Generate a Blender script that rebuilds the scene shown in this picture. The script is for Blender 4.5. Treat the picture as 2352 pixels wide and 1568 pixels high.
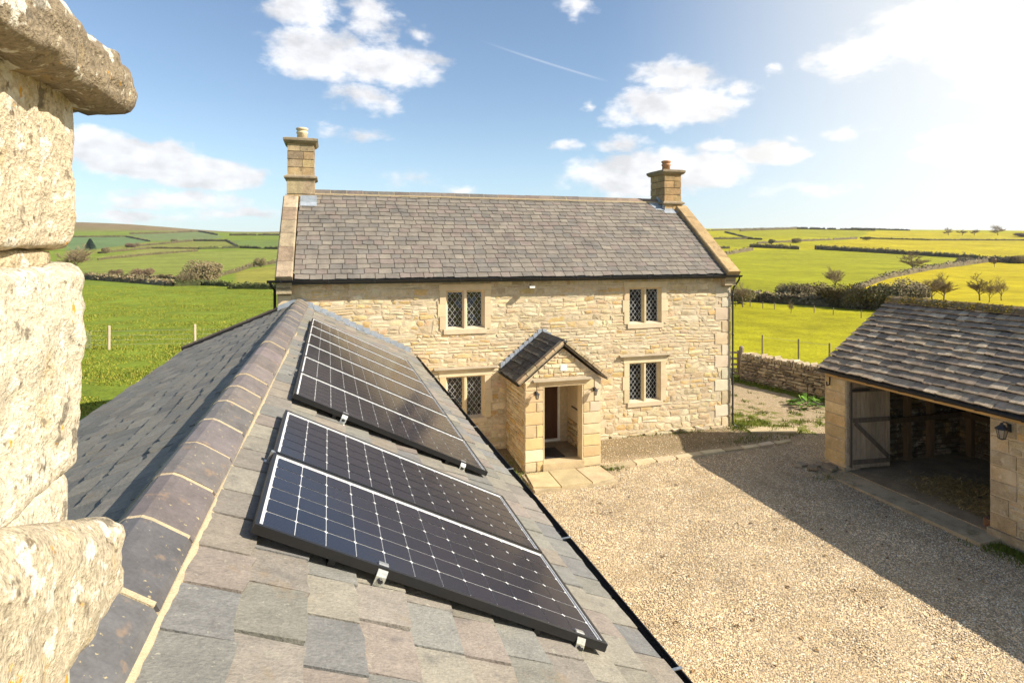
import bpy, bmesh, math, random
import numpy as np
from mathutils import Vector, Matrix, Euler, noise
R = math.radians
for o in list(bpy.data.objects): bpy.data.objects.remove(o)
scn = bpy.context.scene
COL = scn.collection

# ---------------------------------------------------------------- camera
FPX, HZ, CX, CZ = 1400.0, 575.0, 1176.0, 5.4        # survey of the photograph at 2352 px width
TH = math.atan(421/1400.0)
AX = (math.sin(TH), math.cos(TH)); RX = (math.cos(TH), -math.sin(TH))
cam_d = bpy.data.cameras.new('camera'); cam = bpy.data.objects.new('camera', cam_d); COL.objects.link(cam)
cam.location = (0, 0, CZ); cam.rotation_euler = (R(90), 0, -TH)
cam_d.sensor_width = 36; cam_d.lens = 36*FPX/2352; cam_d.shift_y = -(784-HZ)/2352
cam_d.clip_start = .05; cam_d.clip_end = 9000
scn.camera = cam

# ---------------------------------------------------------------- light
SUN = Vector((1.2, -.70, 1.0)).normalized()
SUN_EL = math.asin(SUN.z); SUN_AZ = math.atan2(SUN.x, SUN.y)
sl = bpy.data.lights.new('sun', 'SUN'); so = bpy.data.objects.new('sun', sl); COL.objects.link(so)
sl.energy = 5.0; sl.angle = R(.5); sl.color = (1.0, .915, .78)
so.rotation_euler = SUN.to_track_quat('Z', 'Y').to_euler(); so.location = (30, -20, 30)
scn.view_settings.view_transform = 'Standard'; scn.view_settings.look = 'None'
scn.view_settings.exposure = 0.82; scn.view_settings.gamma = 1

def W(nt, t, **k):
    n = nt.nodes.new(t)
    for a, v in k.items(): setattr(n, a, v)
    return n
def setin(n, i, v): n.inputs[i].default_value = v
class NT:
    """tiny node helper: values are floats or sockets"""
    def __init__(s, nt): s.nt = nt
    def put(s, sock, v):
        if isinstance(v, (int, float)): sock.default_value = v
        elif isinstance(v, (tuple, list)):
            sock.default_value = tuple(v) if len(sock.default_value) == len(v) else tuple(v)+(1,)
        else: s.nt.links.new(v, sock)
    def math(s, op, a, b=0.0, c=None, clamp=False):
        n = W(s.nt, 'ShaderNodeMath', operation=op, use_clamp=clamp); s.put(n.inputs[0], a); s.put(n.inputs[1], b)
        if c is not None: s.put(n.inputs[2], c)
        return n.outputs[0]
    def vec(s, op, a, b=(0, 0, 0), out=0):
        n = W(s.nt, 'ShaderNodeVectorMath', operation=op); s.put(n.inputs[0], a)
        if op == 'SCALE': s.put(n.inputs[3], b)
        else: s.put(n.inputs[1], b)
        return n.outputs[1] if op in ('LENGTH', 'DOT_PRODUCT', 'DISTANCE') else n.outputs[0]
    def noise(s, v, scale, detail=3, rough=.55, out=0):
        n = W(s.nt, 'ShaderNodeTexNoise'); s.put(n.inputs['Vector'], v); setin(n, 'Scale', scale); setin(n, 'Detail', detail); setin(n, 'Roughness', rough)
        return n.outputs[out]
    def mapr(s, v, a, b, c, d, smooth=False):
        n = W(s.nt, 'ShaderNodeMapRange'); 
        if smooth: n.interpolation_type = 'SMOOTHSTEP'
        s.put(n.inputs[0], v)
        for i, x in enumerate((a, b, c, d)): s.put(n.inputs[1+i], x)
        return n.outputs[0]
    def mix(s, f, a, b, mode='MIX'):
        n = W(s.nt, 'ShaderNodeMix', data_type='RGBA', blend_type=mode); s.put(n.inputs[0], f); s.put(n.inputs[6], a); s.put(n.inputs[7], b)
        return n.outputs[2]
    def xyz(s, x, y, z):
        n = W(s.nt, 'ShaderNodeCombineXYZ'); s.put(n.inputs[0], x); s.put(n.inputs[1], y); s.put(n.inputs[2], z); return n.outputs[0]

world = bpy.data.worlds.new('World'); scn.world = world; world.use_nodes = True
def build_world():
    nt = world.node_tree; nt.nodes.clear(); q = NT(nt)
    sky = W(nt, 'ShaderNodeTexSky', sky_type='NISHITA'); sky.sun_disc = False
    sky.sun_elevation = SUN_EL; sky.sun_rotation = SUN_AZ
    sky.air_density = 1.0; sky.dust_density = .6; sky.ozone_density = 1.6; sky.altitude = 100
    tc = W(nt, 'ShaderNodeTexCoord').outputs['Generated']
    d = q.vec('NORMALIZE', tc)
    dr = q.vec('DOT_PRODUCT', d, (RX[0], RX[1], 0)); da = q.vec('DOT_PRODUCT', d, (AX[0], AX[1], 0))
    dz = W(nt, 'ShaderNodeSeparateXYZ'); nt.links.new(d, dz.inputs[0]); dz = dz.outputs[2]
    az = q.math('ARCTAN2', dr, da); el = q.math('ARCSINE', dz)
    P = q.xyz(az, el, 0)
    Pn = q.xyz(az, q.math('MULTIPLY', el, 1.7), 0)
    w1 = q.noise(Pn, 9, 4, .6, 1); w1 = q.vec('SUBTRACT', w1, (.5, .5, .5))
    Pw = q.vec('ADD', P, q.vec('MULTIPLY', w1, (.085, .05, 0)))
    fine = q.noise(Pn, 22, 5, .62)
    fine2 = q.noise(Pn, 7, 3, .5)
    blobs = [(690,22,105,54,1.2),(850,35,66,66,.95),(735,130,140,56,1.35),(905,150,120,50,1.2),(968,76,46,22,.6),(845,222,110,32,.85),(822,300,95,22,.6),
        (240,338,130,46,2.2),(350,360,130,44,2.2),(480,400,120,36,2.0),(420,390,130,38,2.0),(420,458,220,24,.95),(560,486,110,18,1.0),(300,496,150,15,.95),(330,470,80,14,.9),(945,410,85,30,.65),(1040,440,60,16,.6),(1325,18,62,32,.6),(1335,45,26,30,.5),
        (1560,165,100,36,1.3),(1555,240,160,50,1.6),(1690,212,64,32,.85),(1357,241,26,17,.8),(1293,330,52,18,.9),(1435,323,70,24,.9),(1478,400,190,58,1.7),(1610,395,130,42,1.5),
        (1640,347,70,22,1.2),(1765,357,95,30,1.3),(1960,130,130,52,1.1),(2140,70,190,80,1.2),(2300,110,200,120,1.2),(1790,160,24,20,.7),(1805,322,46,14,.6),(1930,306,54,20,.8),(1860,440,120,26,.5),(2240,330,220,60,.7)]
    acc = None
    for (px, py, rx, ry, wt) in blobs:
        u = (px-CX)/FPX; a0 = math.atan(u); e0 = math.atan((HZ-py)/FPX*math.cos(a0)); c = math.cos(a0)
        v = q.vec('SUBTRACT', Pw, (a0, e0, 0))
        v = q.vec('MULTIPLY', v, (FPX/(rx*c*c), FPX/(ry*c), 0))
        l = q.vec('LENGTH', v)
        m = q.math('MULTIPLY', q.math('SUBTRACT', 1.25, l), wt)
        acc = m if acc is None else q.math('MAXIMUM', acc, m)
    # plain fair-weather clouds in the part of the sky the photograph does not show
    far = q.math('MULTIPLY', q.mapr(q.math('ABSOLUTE', az), .95, 1.4, 0, 1), q.mapr(q.noise(P, 3.2, 4, .55), .5, .75, 0, 1.4))
    acc = q.math('MAXIMUM', acc, q.math('SUBTRACT', far, .6))
    dens = q.math('ADD', acc, q.math('MULTIPLY', q.math('SUBTRACT', fine, .5), 1.8))
    dens = q.math('ADD', dens, q.math('MULTIPLY', q.math('SUBTRACT', fine2, .5), .5))
    cl = q.mapr(dens, .15, .95, 0, 1, True)
    cl = q.math('MULTIPLY', cl, .93)
    # contrail
    def ae(px, py):
        u = (px-CX)/FPX; a0 = math.atan(u); return a0, math.atan((HZ-py)/FPX*math.cos(a0))
    (x0, y0), (x1, y1) = ae(1100, 92), ae(1400, 188); L = math.hypot(x1-x0, y1-y0); ux, uy = (x1-x0)/L, (y1-y0)/L
    pv = q.vec('SUBTRACT', P, (x0, y0, 0))
    al = q.vec('DOT_PRODUCT', pv, (ux, uy, 0)); ac = q.math('ABSOLUTE', q.vec('DOT_PRODUCT', pv, (-uy, ux, 0)))
    ct = q.math('MULTIPLY', q.mapr(ac, 0, .0026, .26, 0, True), q.math('MULTIPLY', q.mapr(al, 0, .09, 0, 1), q.mapr(al, L-.04, L, 1, 0)))
    # whitish veil towards the sun side and near the horizon
    glow = q.math('MULTIPLY', q.mapr(az, .12, .80, 0, 1, True), q.math('MULTIPLY', q.mapr(az, 2.1, 3.05, 1, 0, True), q.mapr(el, .55, 1.2, 1, .25, True)))
    hor = q.mapr(el, 0, .24, .5, 0, True)
    sc = q.vec('SCALE', sky.outputs[0], .10)
    sc = q.mix(1.0, sc, (.95, .97, .97), 'MULTIPLY')
    veil = q.math('ADD', q.math('MULTIPLY', glow, q.mapr(el, .0, .5, .95, .80)), hor, clamp=True)
    sc = q.mix(q.math('MULTIPLY', hor, .75), sc, (.31, .48, .66))
    sc = q.mix(q.math('MULTIPLY', glow, .90), sc, (.63, .62, .58))
    shade = q.mapr(q.noise(Pn, 14, 4, .55), .36, .62, .74, 1.08)
    cc = q.vec('SCALE', (.62, .62, .635), shade)
    cc = q.mix(glow, cc, (.74, .71, .66))
    sc = q.mix(cl, sc, cc)
    sc = q.mix(ct, sc, (.6, .62, .64))
    bg = W(nt, 'ShaderNodeBackground'); nt.links.new(sc, bg.inputs[0]); setin(bg, 1, 1.0)
    out = W(nt, 'ShaderNodeOutputWorld'); nt.links.new(bg.outputs[0], out.inputs[0])
build_world()

# ---------------------------------------------------------------- survey helpers
def ray(px, py):
    u = (px-CX)/FPX
    return (AX[0]+u*RX[0], AX[1]+u*RX[1], -(py-HZ)/FPX)
def sstep(x, a, b):
    t = min(1, max(0, (x-a)/(b-a))); return t*t*(3-2*t)
TL = [(0,0),(20,0),(95,-.1),(120,-1.3),(150,-1.7),(250,-1.9),(350,-.7),(500,5.2),(650,12),(800,20),(1000,31),(1250,43),(1500,52),(2600,60)]
TR = [(0,0),(20,0),(65,-.1),(85,-1.1),(110,-1.4),(200,-1.2),(280,.3),(400,5.4),(550,15),(750,30),(900,37),(1500,40),(2600,40)]
def tab(T, t):
    for (a, za), (b, zb) in zip(T, T[1:]):
        if t <= b:
            return za+(zb-za)*(t-a)/(b-a)
    return T[-1][1]
def gh(x, y):
    t = AX[0]*x+AX[1]*y; l = RX[0]*x+RX[1]*y; rr = math.hypot(x, y)
    s = max(t, .45*rr); k = l/max(s, 1e-3)
    w = sstep(k, -.30, .22)
    z = tab(TL, s)*(1-w)+tab(TR, s)*w
    if s > 700: z += (1-w)*sstep(s, 900, 1900)*34*sstep(-k, .42, .72)      # the moor on the left
    if s > 60: z += sstep(s, 60, 300)*1.6*math.sin(x*.011+1)*math.sin(y*.009)
    if s > 500: z += sstep(k, .45, 1.2)*-6*sstep(s, 500, 800)
    if rr < 60:
        yard = sstep(x, 1.0, 2.2)*(1-sstep(y, 13.6, 15.9))
        z += yard*(-.2-.012*min(14, max(0, 13-y)))
    return z
def at_ground(px, py):
    d = ray(px, py); t = 4.0; pt = t
    while t < 3000:
        if CZ+d[2]*t < gh(d[0]*t, d[1]*t):
            lo, hi = pt, t
            for _ in range(24):
                m = (lo+hi)/2
                if CZ+d[2]*m < gh(d[0]*m, d[1]*m): hi = m
                else: lo = m
            t = hi; break
        pt = t; t *= 1.02
    t = min(t, 1500)
    x, y = d[0]*t, d[1]*t
    return Vector((x, y, gh(x, y)))
def depth(p): return AX[0]*p[0]+AX[1]*p[1]
def proj(p):
    t = depth(p)
    if t < .2: return None
    return (CX+FPX*(RX[0]*p[0]+RX[1]*p[1])/t, HZ-(p[2]-CZ)/t*FPX)

# ---------------------------------------------------------------- mesh helpers
class MB:
    def __init__(s): s.v = []; s.f = []; s.t = []
    def add(s, v, f, tint=(1, 1, 1)):
        b = len(s.v); s.v += [tuple(p) for p in v]; s.f += [tuple(i+b for i in q) for q in f]; s.t += [tint]*len(v); return s
    def box(s, a, b, tint=(1, 1, 1)):
        x0, y0, z0 = a; x1, y1, z1 = b
        return s.add([(x0,y0,z0),(x1,y0,z0),(x1,y1,z0),(x0,y1,z0),(x0,y0,z1),(x1,y0,z1),(x1,y1,z1),(x0,y1,z1)],
            [(0,3,2,1),(4,5,6,7),(0,1,5,4),(1,2,6,5),(2,3,7,6),(3,0,4,7)], tint)
    def bar(s, p, q, w, h, up=(0, 0, 1), tint=(1, 1, 1)):
        p = Vector(p); q = Vector(q); d = (q-p).normalized(); u = Vector(up); sd = d.cross(u).normalized(); u = sd.cross(d).normalized()
        v = []
        for c in (p, q):
            for a, b in ((-1,-1),(1,-1),(1,1),(-1,1)): v.append(c+sd*a*w/2+u*b*h/2)
        return s.add(v, [(0,1,2,3),(7,6,5,4),(0,4,5,1),(1,5,6,2),(2,6,7,3),(3,7,4,0)], tint)
    def tube(s, pts, r, n=8, tint=(1, 1, 1), cap=True):
        pts = [Vector(p) for p in pts]; rs = r if isinstance(r, (list, tuple)) else [r]*len(pts)
        v = []; f = []
        for i, p in enumerate(pts):
            d = (pts[min(i+1, len(pts)-1)]-pts[max(i-1, 0)]).normalized()
            a = d.orthogonal().normalized() if abs(d.z) > .99 else d.cross(Vector((0, 0, 1))).normalized(); b = d.cross(a)
            for k in range(n):
                t = 2*math.pi*k/n; v.append(p+a*math.cos(t)*rs[i]+b*math.sin(t)*rs[i])
        for i in range(len(pts)-1):
            for k in range(n):
                f.append((i*n+k, i*n+(k+1) % n, (i+1)*n+(k+1) % n, (i+1)*n+k))
        if cap: f.append(tuple(range(n-1, -1, -1))); f.append(tuple((len(pts)-1)*n+k for k in range(n)))
        return s.add(v, f, tint)
    def sweep(s, prof, p, q, side, up, tint=(1, 1, 1), closed=False):
        p = Vector(p); q = Vector(q); sd = Vector(side); u = Vector(up); n = len(prof)
        v = [c+sd*a+u*b for c in (p, q) for a, b in prof]
        f = [(i, (i+1) % n, n+(i+1) % n, n+i) for i in range(n if closed else n-1)]
        if closed: f += [tuple(range(n-1, -1, -1)), tuple(range(n, 2*n))]
        return s.add(v, f, tint)
    def lathe(s, c, prof, n=14, tint=(1, 1, 1)):
        v = []; f = []
        for r, z in prof:
            for k in range(n):
                t = 2*math.pi*k/n; v.append((c[0]+r*math.cos(t), c[1]+r*math.sin(t), c[2]+z))
        for i in range(len(prof)-1):
            for k in range(n): f.append((i*n+k, i*n+(k+1) % n, (i+1)*n+(k+1) % n, (i+1)*n+k))
        f.append(tuple((len(prof)-1)*n+k for k in range(n))); f.append(tuple(range(n-1, -1, -1)))
        return s.add(v, f, tint)
    def join(s, pcs):
        for v, f, t in pcs: s.add(v, f, t)
        return s
def mesh(name, v, f, tint, smooth=False):
    me = bpy.data.meshes.new(name); me.from_pydata([tuple(p) for p in v], [], f)
    a = me.attributes.new('tint', 'FLOAT_COLOR', 'POINT')
    arr = np.ones((len(v), 4), np.float32)
    arr[:, :3] = np.array(tint, np.float32) if len(v) else arr[:, :3]
    a.data.foreach_set('color', arr.ravel())
    if smooth: me.polygons.foreach_set('use_smooth', [True]*len(me.polygons))
    me.update(); return me
def npmesh(name, V, F, T=None):
    """V (n,3), F (m,k) arrays"""
    me = bpy.data.meshes.new(name); m, k = F.shape
    me.vertices.add(len(V)); me.vertices.foreach_set('co', V.astype(np.float32).ravel())
    me.loops.add(m*k); me.loops.foreach_set('vertex_index', F.astype(np.int32).ravel())
    me.polygons.add(m); me.polygons.foreach_set('loop_start', np.arange(0, m*k, k, dtype=np.int32))
    a = me.attributes.new('tint', 'FLOAT_COLOR', 'POINT'); c = np.ones((len(V), 4), np.float32)
    if T is not None: c[:, :3] = T
    a.data.foreach_set('color', c.ravel()); me.update(calc_edges=True); return me
def link(name, me, m, parent=None, **props):
    o = bpy.data.objects.new(name, me); COL.objects.link(o)
    if m is not None and me is not None and len(me.materials) == 0: me.materials.append(m)
    if parent is not None: o.parent = parent
    for k, v in props.items(): o[k] = v
    return o
def obj(name, mb, m, parent=None, smooth=False, **props):
    return link(name, mesh(name, mb.v, mb.f, mb.t, smooth), m, parent, **props)
def thing(name, label, cat, loc=(0, 0, 0), group=None, rot=(0, 0, 0)):
    o = bpy.data.objects.new(name, None); COL.objects.link(o); o.location = loc; o.rotation_euler = rot; o.empty_display_size = .2
    o['label'] = label; o['category'] = cat
    if group: o['group'] = group
    return o
def tag(o, label, cat, group=None):
    o['label'] = label; o['category'] = cat
    if group: o['group'] = group
    return o
def copy_tree(o, parent=None):
    c = o.copy(); COL.objects.link(c)
    if parent is not None: c.parent = parent
    for ch in list(o.children): copy_tree(ch, c)
    return c
def pieces(name, plural, pcs, m, parent, limit=300, smooth=False):
    """pcs: list of (verts, faces, tint). The largest seen in the photograph become parts, the rest one stuff part."""
    def key(p):
        v = p[0]; c = sum((Vector(a) for a in v), Vector())/len(v); t = depth(c)
        if t < .5: return 0
        s = proj(c)
        ex = max((Vector(a)-c).length for a in v)
        inside = -60 < s[0] < 2412 and -60 < s[1] < 1630
        return ex/t*(1 if inside else .01)
    pcs = sorted(pcs, key=key, reverse=True)
    for v, f, t in pcs[:limit]:
        link(name, mesh(name, v, f, [t]*len(v), smooth), m, parent)
    if len(pcs) > limit:
        b = MB().join(pcs[limit:]); obj(plural, b, m, parent, smooth, kind='stuff')
def stone(o, U, V, N, w, h, d, rng, jit=.06, bulge=.012, tint=(1, 1, 1), cham=.012):
    """a rough block: 8-point outline, chamfered front with a raised centre. o = centre on the mortar plane"""
    o = Vector(o); U = Vector(U); V = Vector(V); N = Vector(N)
    pts = [(-.5,-.5),(0,-.5),(.5,-.5),(.5,0),(.5,.5),(0,.5),(-.5,.5),(-.5,0)]
    jj = [(rng.uniform(-jit, jit)*min(w, h*1.5), rng.uniform(-jit, jit)*h) for _ in pts]
    v = []
    for (a, b), (ja, jb) in zip(pts, jj): v.append(o+U*(a*w+ja)+V*(b*h+jb)-N*.03)
    kx = max(.5, 1-2*cham/w); ky = max(.4, 1-2*cham/h)
    tw = rng.uniform(-1, 1)*bulge*.5; tv = rng.uniform(-1, 1)*bulge*.5
    for (a, b), (ja, jb) in zip(pts, jj): v.append(o+U*(a*w*kx+ja)+V*(b*h*ky+jb)+N*(d+tw*a+tv*b+rng.uniform(-.3, .3)*bulge))
    v.append(o+N*(d+bulge*rng.uniform(.2, 1)))
    f = [(i, (i+1) % 8, 8+(i+1) % 8, 8+i) for i in range(8)]+[(8+i, 8+(i+1) % 8, 16) for i in range(8)]
    return (v, f, tint)
def lay_courses(u0, u1, v0, v1, holes, hr, wr, rng, split=.18, breaks=()):
    """courses of rubble over a rectangle; holes = list of (u0,u1,v0,v1). returns (uc,vc,w,h)"""
    bs = sorted(set([v0, v1]+[b for h in holes for b in h[2:] if v0 < b < v1]+list(breaks)))
    out = []
    for a, b in zip(bs, bs[1:]):
        n = max(1, round((b-a)/rng.uniform(*hr))); hs = [rng.uniform(.7, 1.35) for _ in range(n)]; s = sum(hs); v = a
        for h in hs:
            h = h/s*(b-a); mid = v+h/2
            iv = [(u0, u1)]
            for H in holes:
                if H[2] < mid < H[3]:
                    nv = []
                    for p, q in iv:
                        if H[1] <= p or H[0] >= q: nv.append((p, q)); continue
                        if H[0] > p: nv.append((p, H[0]))
                        if H[1] < q: nv.append((H[1], q))
                    iv = nv
            for p, q in iv:
                u = p
                while u < q-1e-4:
                    w = rng.uniform(*wr)*rng.choice((.7, 1, 1, 1.35))
                    if q-u-w < wr[0]*.7: w = q-u
                    if rng.random() < split and h > hr[0]:
                        k = rng.uniform(.38, .62); out.append((u+w/2, v+h*k/2, w, h*k)); out.append((u+w/2, v+h*(1+k)/2, w, h*(1-k)))
                    else: out.append((u+w/2, mid, w, h))
                    u += w
            v += h
    return out
def slates(O, U, V, N, L, S, expo, wr, th, rng, pal, holes=None, jit=.008, over=.06, lift=.012, gap=.0035, bl=.85, bh=1.12):
    """courses of slates from the eave (O) up slope V; returns pieces"""
    O = Vector(O); U = Vector(U).normalized(); V = Vector(V).normalized(); N = Vector(N).normalized(); out = []
    n = max(1, round(S/expo)); expo = S/n
    for i in range(n):
        v0 = i*expo; u = -rng.uniform(0, wr[1])
        while u < L:
            w = rng.uniform(*wr); a = max(0, u); b = min(L, u+w); u += w
            if b-a < .04: continue
            g = gap
            vv = v0+rng.uniform(-jit, jit)
            top = min(S, v0+expo+over)
            hb = th*1.9+lift+rng.uniform(0, th*.7); ht = th*.9+lift-.004
            sk = rng.uniform(-jit, jit)
            j = lambda: rng.uniform(-jit, jit)*.7
            P = lambda uu, v, h: O+U*uu+V*v+N*h
            q = [(a+g, vv+sk+j()), (a+(b-a)*.35, vv+j()), (a+(b-a)*.7, vv+j()), (b-g, vv-sk+j()), (b-g, top), (a+g, top)]
            tp = [P(x, y, hb if k < 4 else ht) for k, (x, y) in enumerate(q)]
            bt = [P(x, y, (hb if k < 4 else ht)-th) for k, (x, y) in enumerate(q)]
            f = [(0,1,2,3,4,5)]+[(k, k+6, (k+1) % 6+6, (k+1) % 6) for k in range(6)]
            t = rng.choice(pal); br = rng.uniform(bl, bh)
            out.append((tp+bt, f, tuple(c*br for c in t)))
    return out
def tv(rng, c, lo=.85, hi=1.15):
    b = rng.uniform(lo, hi); return tuple(x*b*rng.uniform(.97, 1.03) for x in c)

# ---------------------------------------------------------------- materials
def mat(name, base=(1, 1, 1), rough=.9, scale=6, var=.3, fscale=60, fvar=.18, bump=.35, bdist=.01, spec=.25, spots=(), stretch=(1, 1, 1), tint=True, metallic=0, coat=0):
    m = bpy.data.materials.new(name); m.use_nodes = True; nt = m.node_tree; q = NT(nt)
    b = nt.nodes['Principled BSDF']
    pos = W(nt, 'ShaderNodeNewGeometry').outputs['Position']
    ps = q.vec('MULTIPLY', pos, stretch)
    n1 = q.noise(ps, scale, 4, .6); n2 = q.noise(ps, fscale, 4, .65)
    c = base
    if tint:
        at = W(nt, 'ShaderNodeAttribute', attribute_name='tint')
        c = q.mix(1.0, at.outputs['Color'], base, 'MULTIPLY')
    f1 = q.mapr(n1, .25, .75, 1-var, 1+var); f2 = q.mapr(n2, .25, .75, 1-fvar, 1+fvar)
    n = W(nt, 'ShaderNodeVectorMath', operation='SCALE'); q.put(n.inputs[0], c); q.put(n.inputs[3], q.math('MULTIPLY', f1, f2)); c = n.outputs[0]
    for (col, sc, lo, hi, st) in spots:
        k = q.math('MULTIPLY', q.mapr(q.noise(q.vec('ADD', pos, (sc*1.7, sc*.3, 5.1)), sc, 4, .62), lo, hi, 0, 1, True), st)
        c = q.mix(k, c, col)
    nt.links.new(c, b.inputs['Base Color'])
    b.inputs['Roughness'].default_value = rough; b.inputs['Specular IOR Level'].default_value = spec; b.inputs['Metallic'].default_value = metallic
    if coat: b.inputs['Coat Weight'].default_value = coat; b.inputs['Coat Roughness'].default_value = .05
    if bump:
        bn = W(nt, 'ShaderNodeBump'); setin(bn, 'Strength', bump); setin(bn, 'Distance', bdist)
        h = q.math('ADD', q.math('MULTIPLY', n1, .6), n2); nt.links.new(h, bn.inputs['Height']); nt.links.new(bn.outputs[0], b.inputs['Normal'])
    return m
PALE_LICHEN = (.62, .58, .47)
M_rubble = mat('rubble_limestone', (1, 1, 1), scale=5, var=.22, fscale=45, fvar=.25, bump=.6, bdist=.012,
    spots=[((.50, .33, .12), 2.3, .56, .72, .55), ((.66, .60, .48), 7, .58, .72, .6), ((.15, .11, .06), 19, .63, .72, .7), ((.70, .62, .47), 3.1, .60, .70, .45), ((.10, .07, .04), 8, .70, .75, .7), ((.60, .52, .38), 1.3, .55, .66, .5), ((.30, .235, .15), 1.9, .60, .74, .35)])
M_mortar = mat('lime_mortar', (.54, .445, .305), tint=False, scale=9, var=.22, fscale=80, bump=.5)
M_dressed = mat('dressed_limestone', (1, 1, 1), scale=4, var=.12, fscale=90, fvar=.1, bump=.25, bdist=.006, spots=[((.62, .55, .42), 6, .58, .74, .5), ((.35, .27, .17), 9, .62, .78, .35)])
M_chim = mat('weathered_stone', (1, 1, 1), scale=5, var=.28, fscale=40, fvar=.28, bump=.5, bdist=.012, spots=[((.11, .09, .065), 6, .55, .72, .6), ((.52, .47, .33), 11, .6, .72, .6), ((.42, .28, .08), 8, .63, .74, .55)])
M_fore = mat('lichened_stone', (1, 1, 1), scale=16, var=.20, fscale=95, fvar=.45, bump=1.0, bdist=.012,
    spots=[((.50, .36, .16), 7, .55, .68, .55), ((.70, .66, .57), 15, .56, .62, .85), ((.12, .10, .075), 8, .61, .66, .75), ((.62, .30, .02), 10, .635, .675, .9), ((.13, .095, .06), 46, .585, .68, .75), ((.70, .64, .50), 38, .61, .68, .6)])
M_slate = mat('roof_slate', (1, 1, 1), scale=3.5, var=.22, fscale=36, fvar=.14, bump=.35, bdist=.006, rough=.8, spec=.25, stretch=(1, .6, 1),
    spots=[((.34, .33, .27), 19, .63, .72, .5), ((.20, .14, .085), 5, .6, .75, .35), ((.09, .085, .08), 1.1, .52, .72, .5), ((.10, .095, .09), 14, .62, .74, .4)])
M_slate_near = mat('weathered_slate', (1, 1, 1), scale=9, var=.17, fscale=55, fvar=.22, bump=.8, bdist=.009, rough=.78, spec=.28, stretch=(.85, 1.35, 1),
    spots=[((.36, .34, .27), 26, .64, .71, .6), ((.25, .175, .095), 4.5, .58, .74, .4), ((.11, .105, .10), 7, .56, .74, .5), ((.30, .28, .22), 3.3, .62, .74, .3), ((.08, .075, .07), 30, .66, .74, .5), ((.36, .33, .26), 55, .68, .74, .6)])
M_stoneslate = mat('stone_slate', (1, 1, 1), scale=5, var=.32, fscale=42, fvar=.25, bump=.5, bdist=.01,
    spots=[((.40, .36, .27), 12, .6, .70, .6), ((.035, .032, .03), 6, .56, .72, .5), ((.20, .14, .03), 8, .64, .74, .5)])
M_ridge = mat('ridge_tile_clay', (1, 1, 1), scale=7, var=.22, fscale=60, fvar=.18, bump=.35, bdist=.005, rough=.62, spec=.4, spots=[((.45, .37, .20), 30, .64, .69, .8), ((.30, .2, .12), 8, .58, .72, .5), ((.07, .06, .055), 5, .55, .72, .5)])
M_bed = mat('ridge_mortar', (.46, .37, .24), tint=False, scale=20, var=.15, fscale=120, bump=.7)
M_lead = mat('lead_sheet', (.30, .335, .38), tint=False, scale=10, var=.22, fscale=50, bump=.3, rough=.5, spec=.5)
M_black = mat('black_gutter', (.012, .012, .013), tint=False, scale=12, var=.2, bump=.05, rough=.38, spec=.5)
M_iron = mat('black_iron', (.02, .02, .022), tint=False, scale=20, var=.3, bump=.2, rough=.5, spec=.5)
M_dark = mat('dark_void', (.012, .011, .010), tint=False, bump=0)
M_wood = mat('grey_wood', (1, 1, 1), scale=9, var=.28, fscale=70, fvar=.22, bump=.5, bdist=.006, stretch=(2.2, 2.2, .25))
M_post = mat('weathered_post', (1, 1, 1), scale=9, var=.28, fscale=70, fvar=.22, bump=.5, bdist=.006, stretch=(2.2, 2.2, .25))
M_beam = mat('pale_timber', (.52, .34, .15), tint=False, scale=4, var=.2, fscale=50, bump=.3, stretch=(2, .3, 2))
M_door = mat('brown_door', (1, 1, 1), scale=7, var=.25, fscale=50, bump=.2, rough=.5, stretch=(3, 3, .3), spec=.4)
M_plaster = mat('cream_plaster', (.72, .60, .42), tint=False, scale=3, var=.08, bump=.15)
M_white = mat('white_paint', (.78, .76, .70), tint=False, scale=6, var=.06, bump=.05, rough=.6)
M_pot = mat('clay_pot', (1, 1, 1), scale=9, var=.2, bump=.3)
M_steel = mat('galvanised_steel', (.62, .61, .57), tint=False, scale=30, var=.12, bump=.1, rough=.32, metallic=.85)
M_frame = mat('black_anodised', (.012, .012, .013), tint=False, scale=30, var=.1, bump=0, rough=.35, spec=.5)
M_rim = mat('silver_rim', (.55, .55, .55), tint=False, scale=30, var=.05, bump=0, rough=.35, spec=.5)
M_sheet = mat('white_backsheet', (.80, .80, .79), tint=False, scale=30, var=.03, bump=0, rough=.12, spec=.5)
M_leafy = mat('leaves', (1, 1, 1), scale=3, var=.25, fscale=30, fvar=.2, bump=0, rough=.75, spec=.2)
M_twig = mat('twigs', (1, 1, 1), scale=3, var=.2, fscale=20, bump=0, rough=.9, spec=.1)
M_straw = mat('straw', (1, 1, 1), scale=5, var=.3, bump=0)
M_pebble = mat('pebbles', (1, 1, 1), scale=.7, var=.24, fscale=6, fvar=.18, bump=0, rough=.85, spec=.25, spots=[((.36, .25, .12), 1.3, .54, .72, .6), ((.17, .125, .075), 2.3, .64, .75, .6)])
M_slab = mat('flagstone', (1, 1, 1), scale=3, var=.2, fscale=50, fvar=.18, bump=.4, bdist=.008, spots=[((.18, .13, .07), 5, .6, .76, .4), ((.6, .52, .38), 8, .6, .74, .5)])
M_concrete = mat('worn_concrete', (.44, .355, .225), tint=False, scale=2.2, var=.3, fscale=40, fvar=.2, bump=.5, spots=[((.08, .09, .03), 3, .56, .72, .6), ((.12, .09, .05), 5, .58, .74, .5)])

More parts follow.
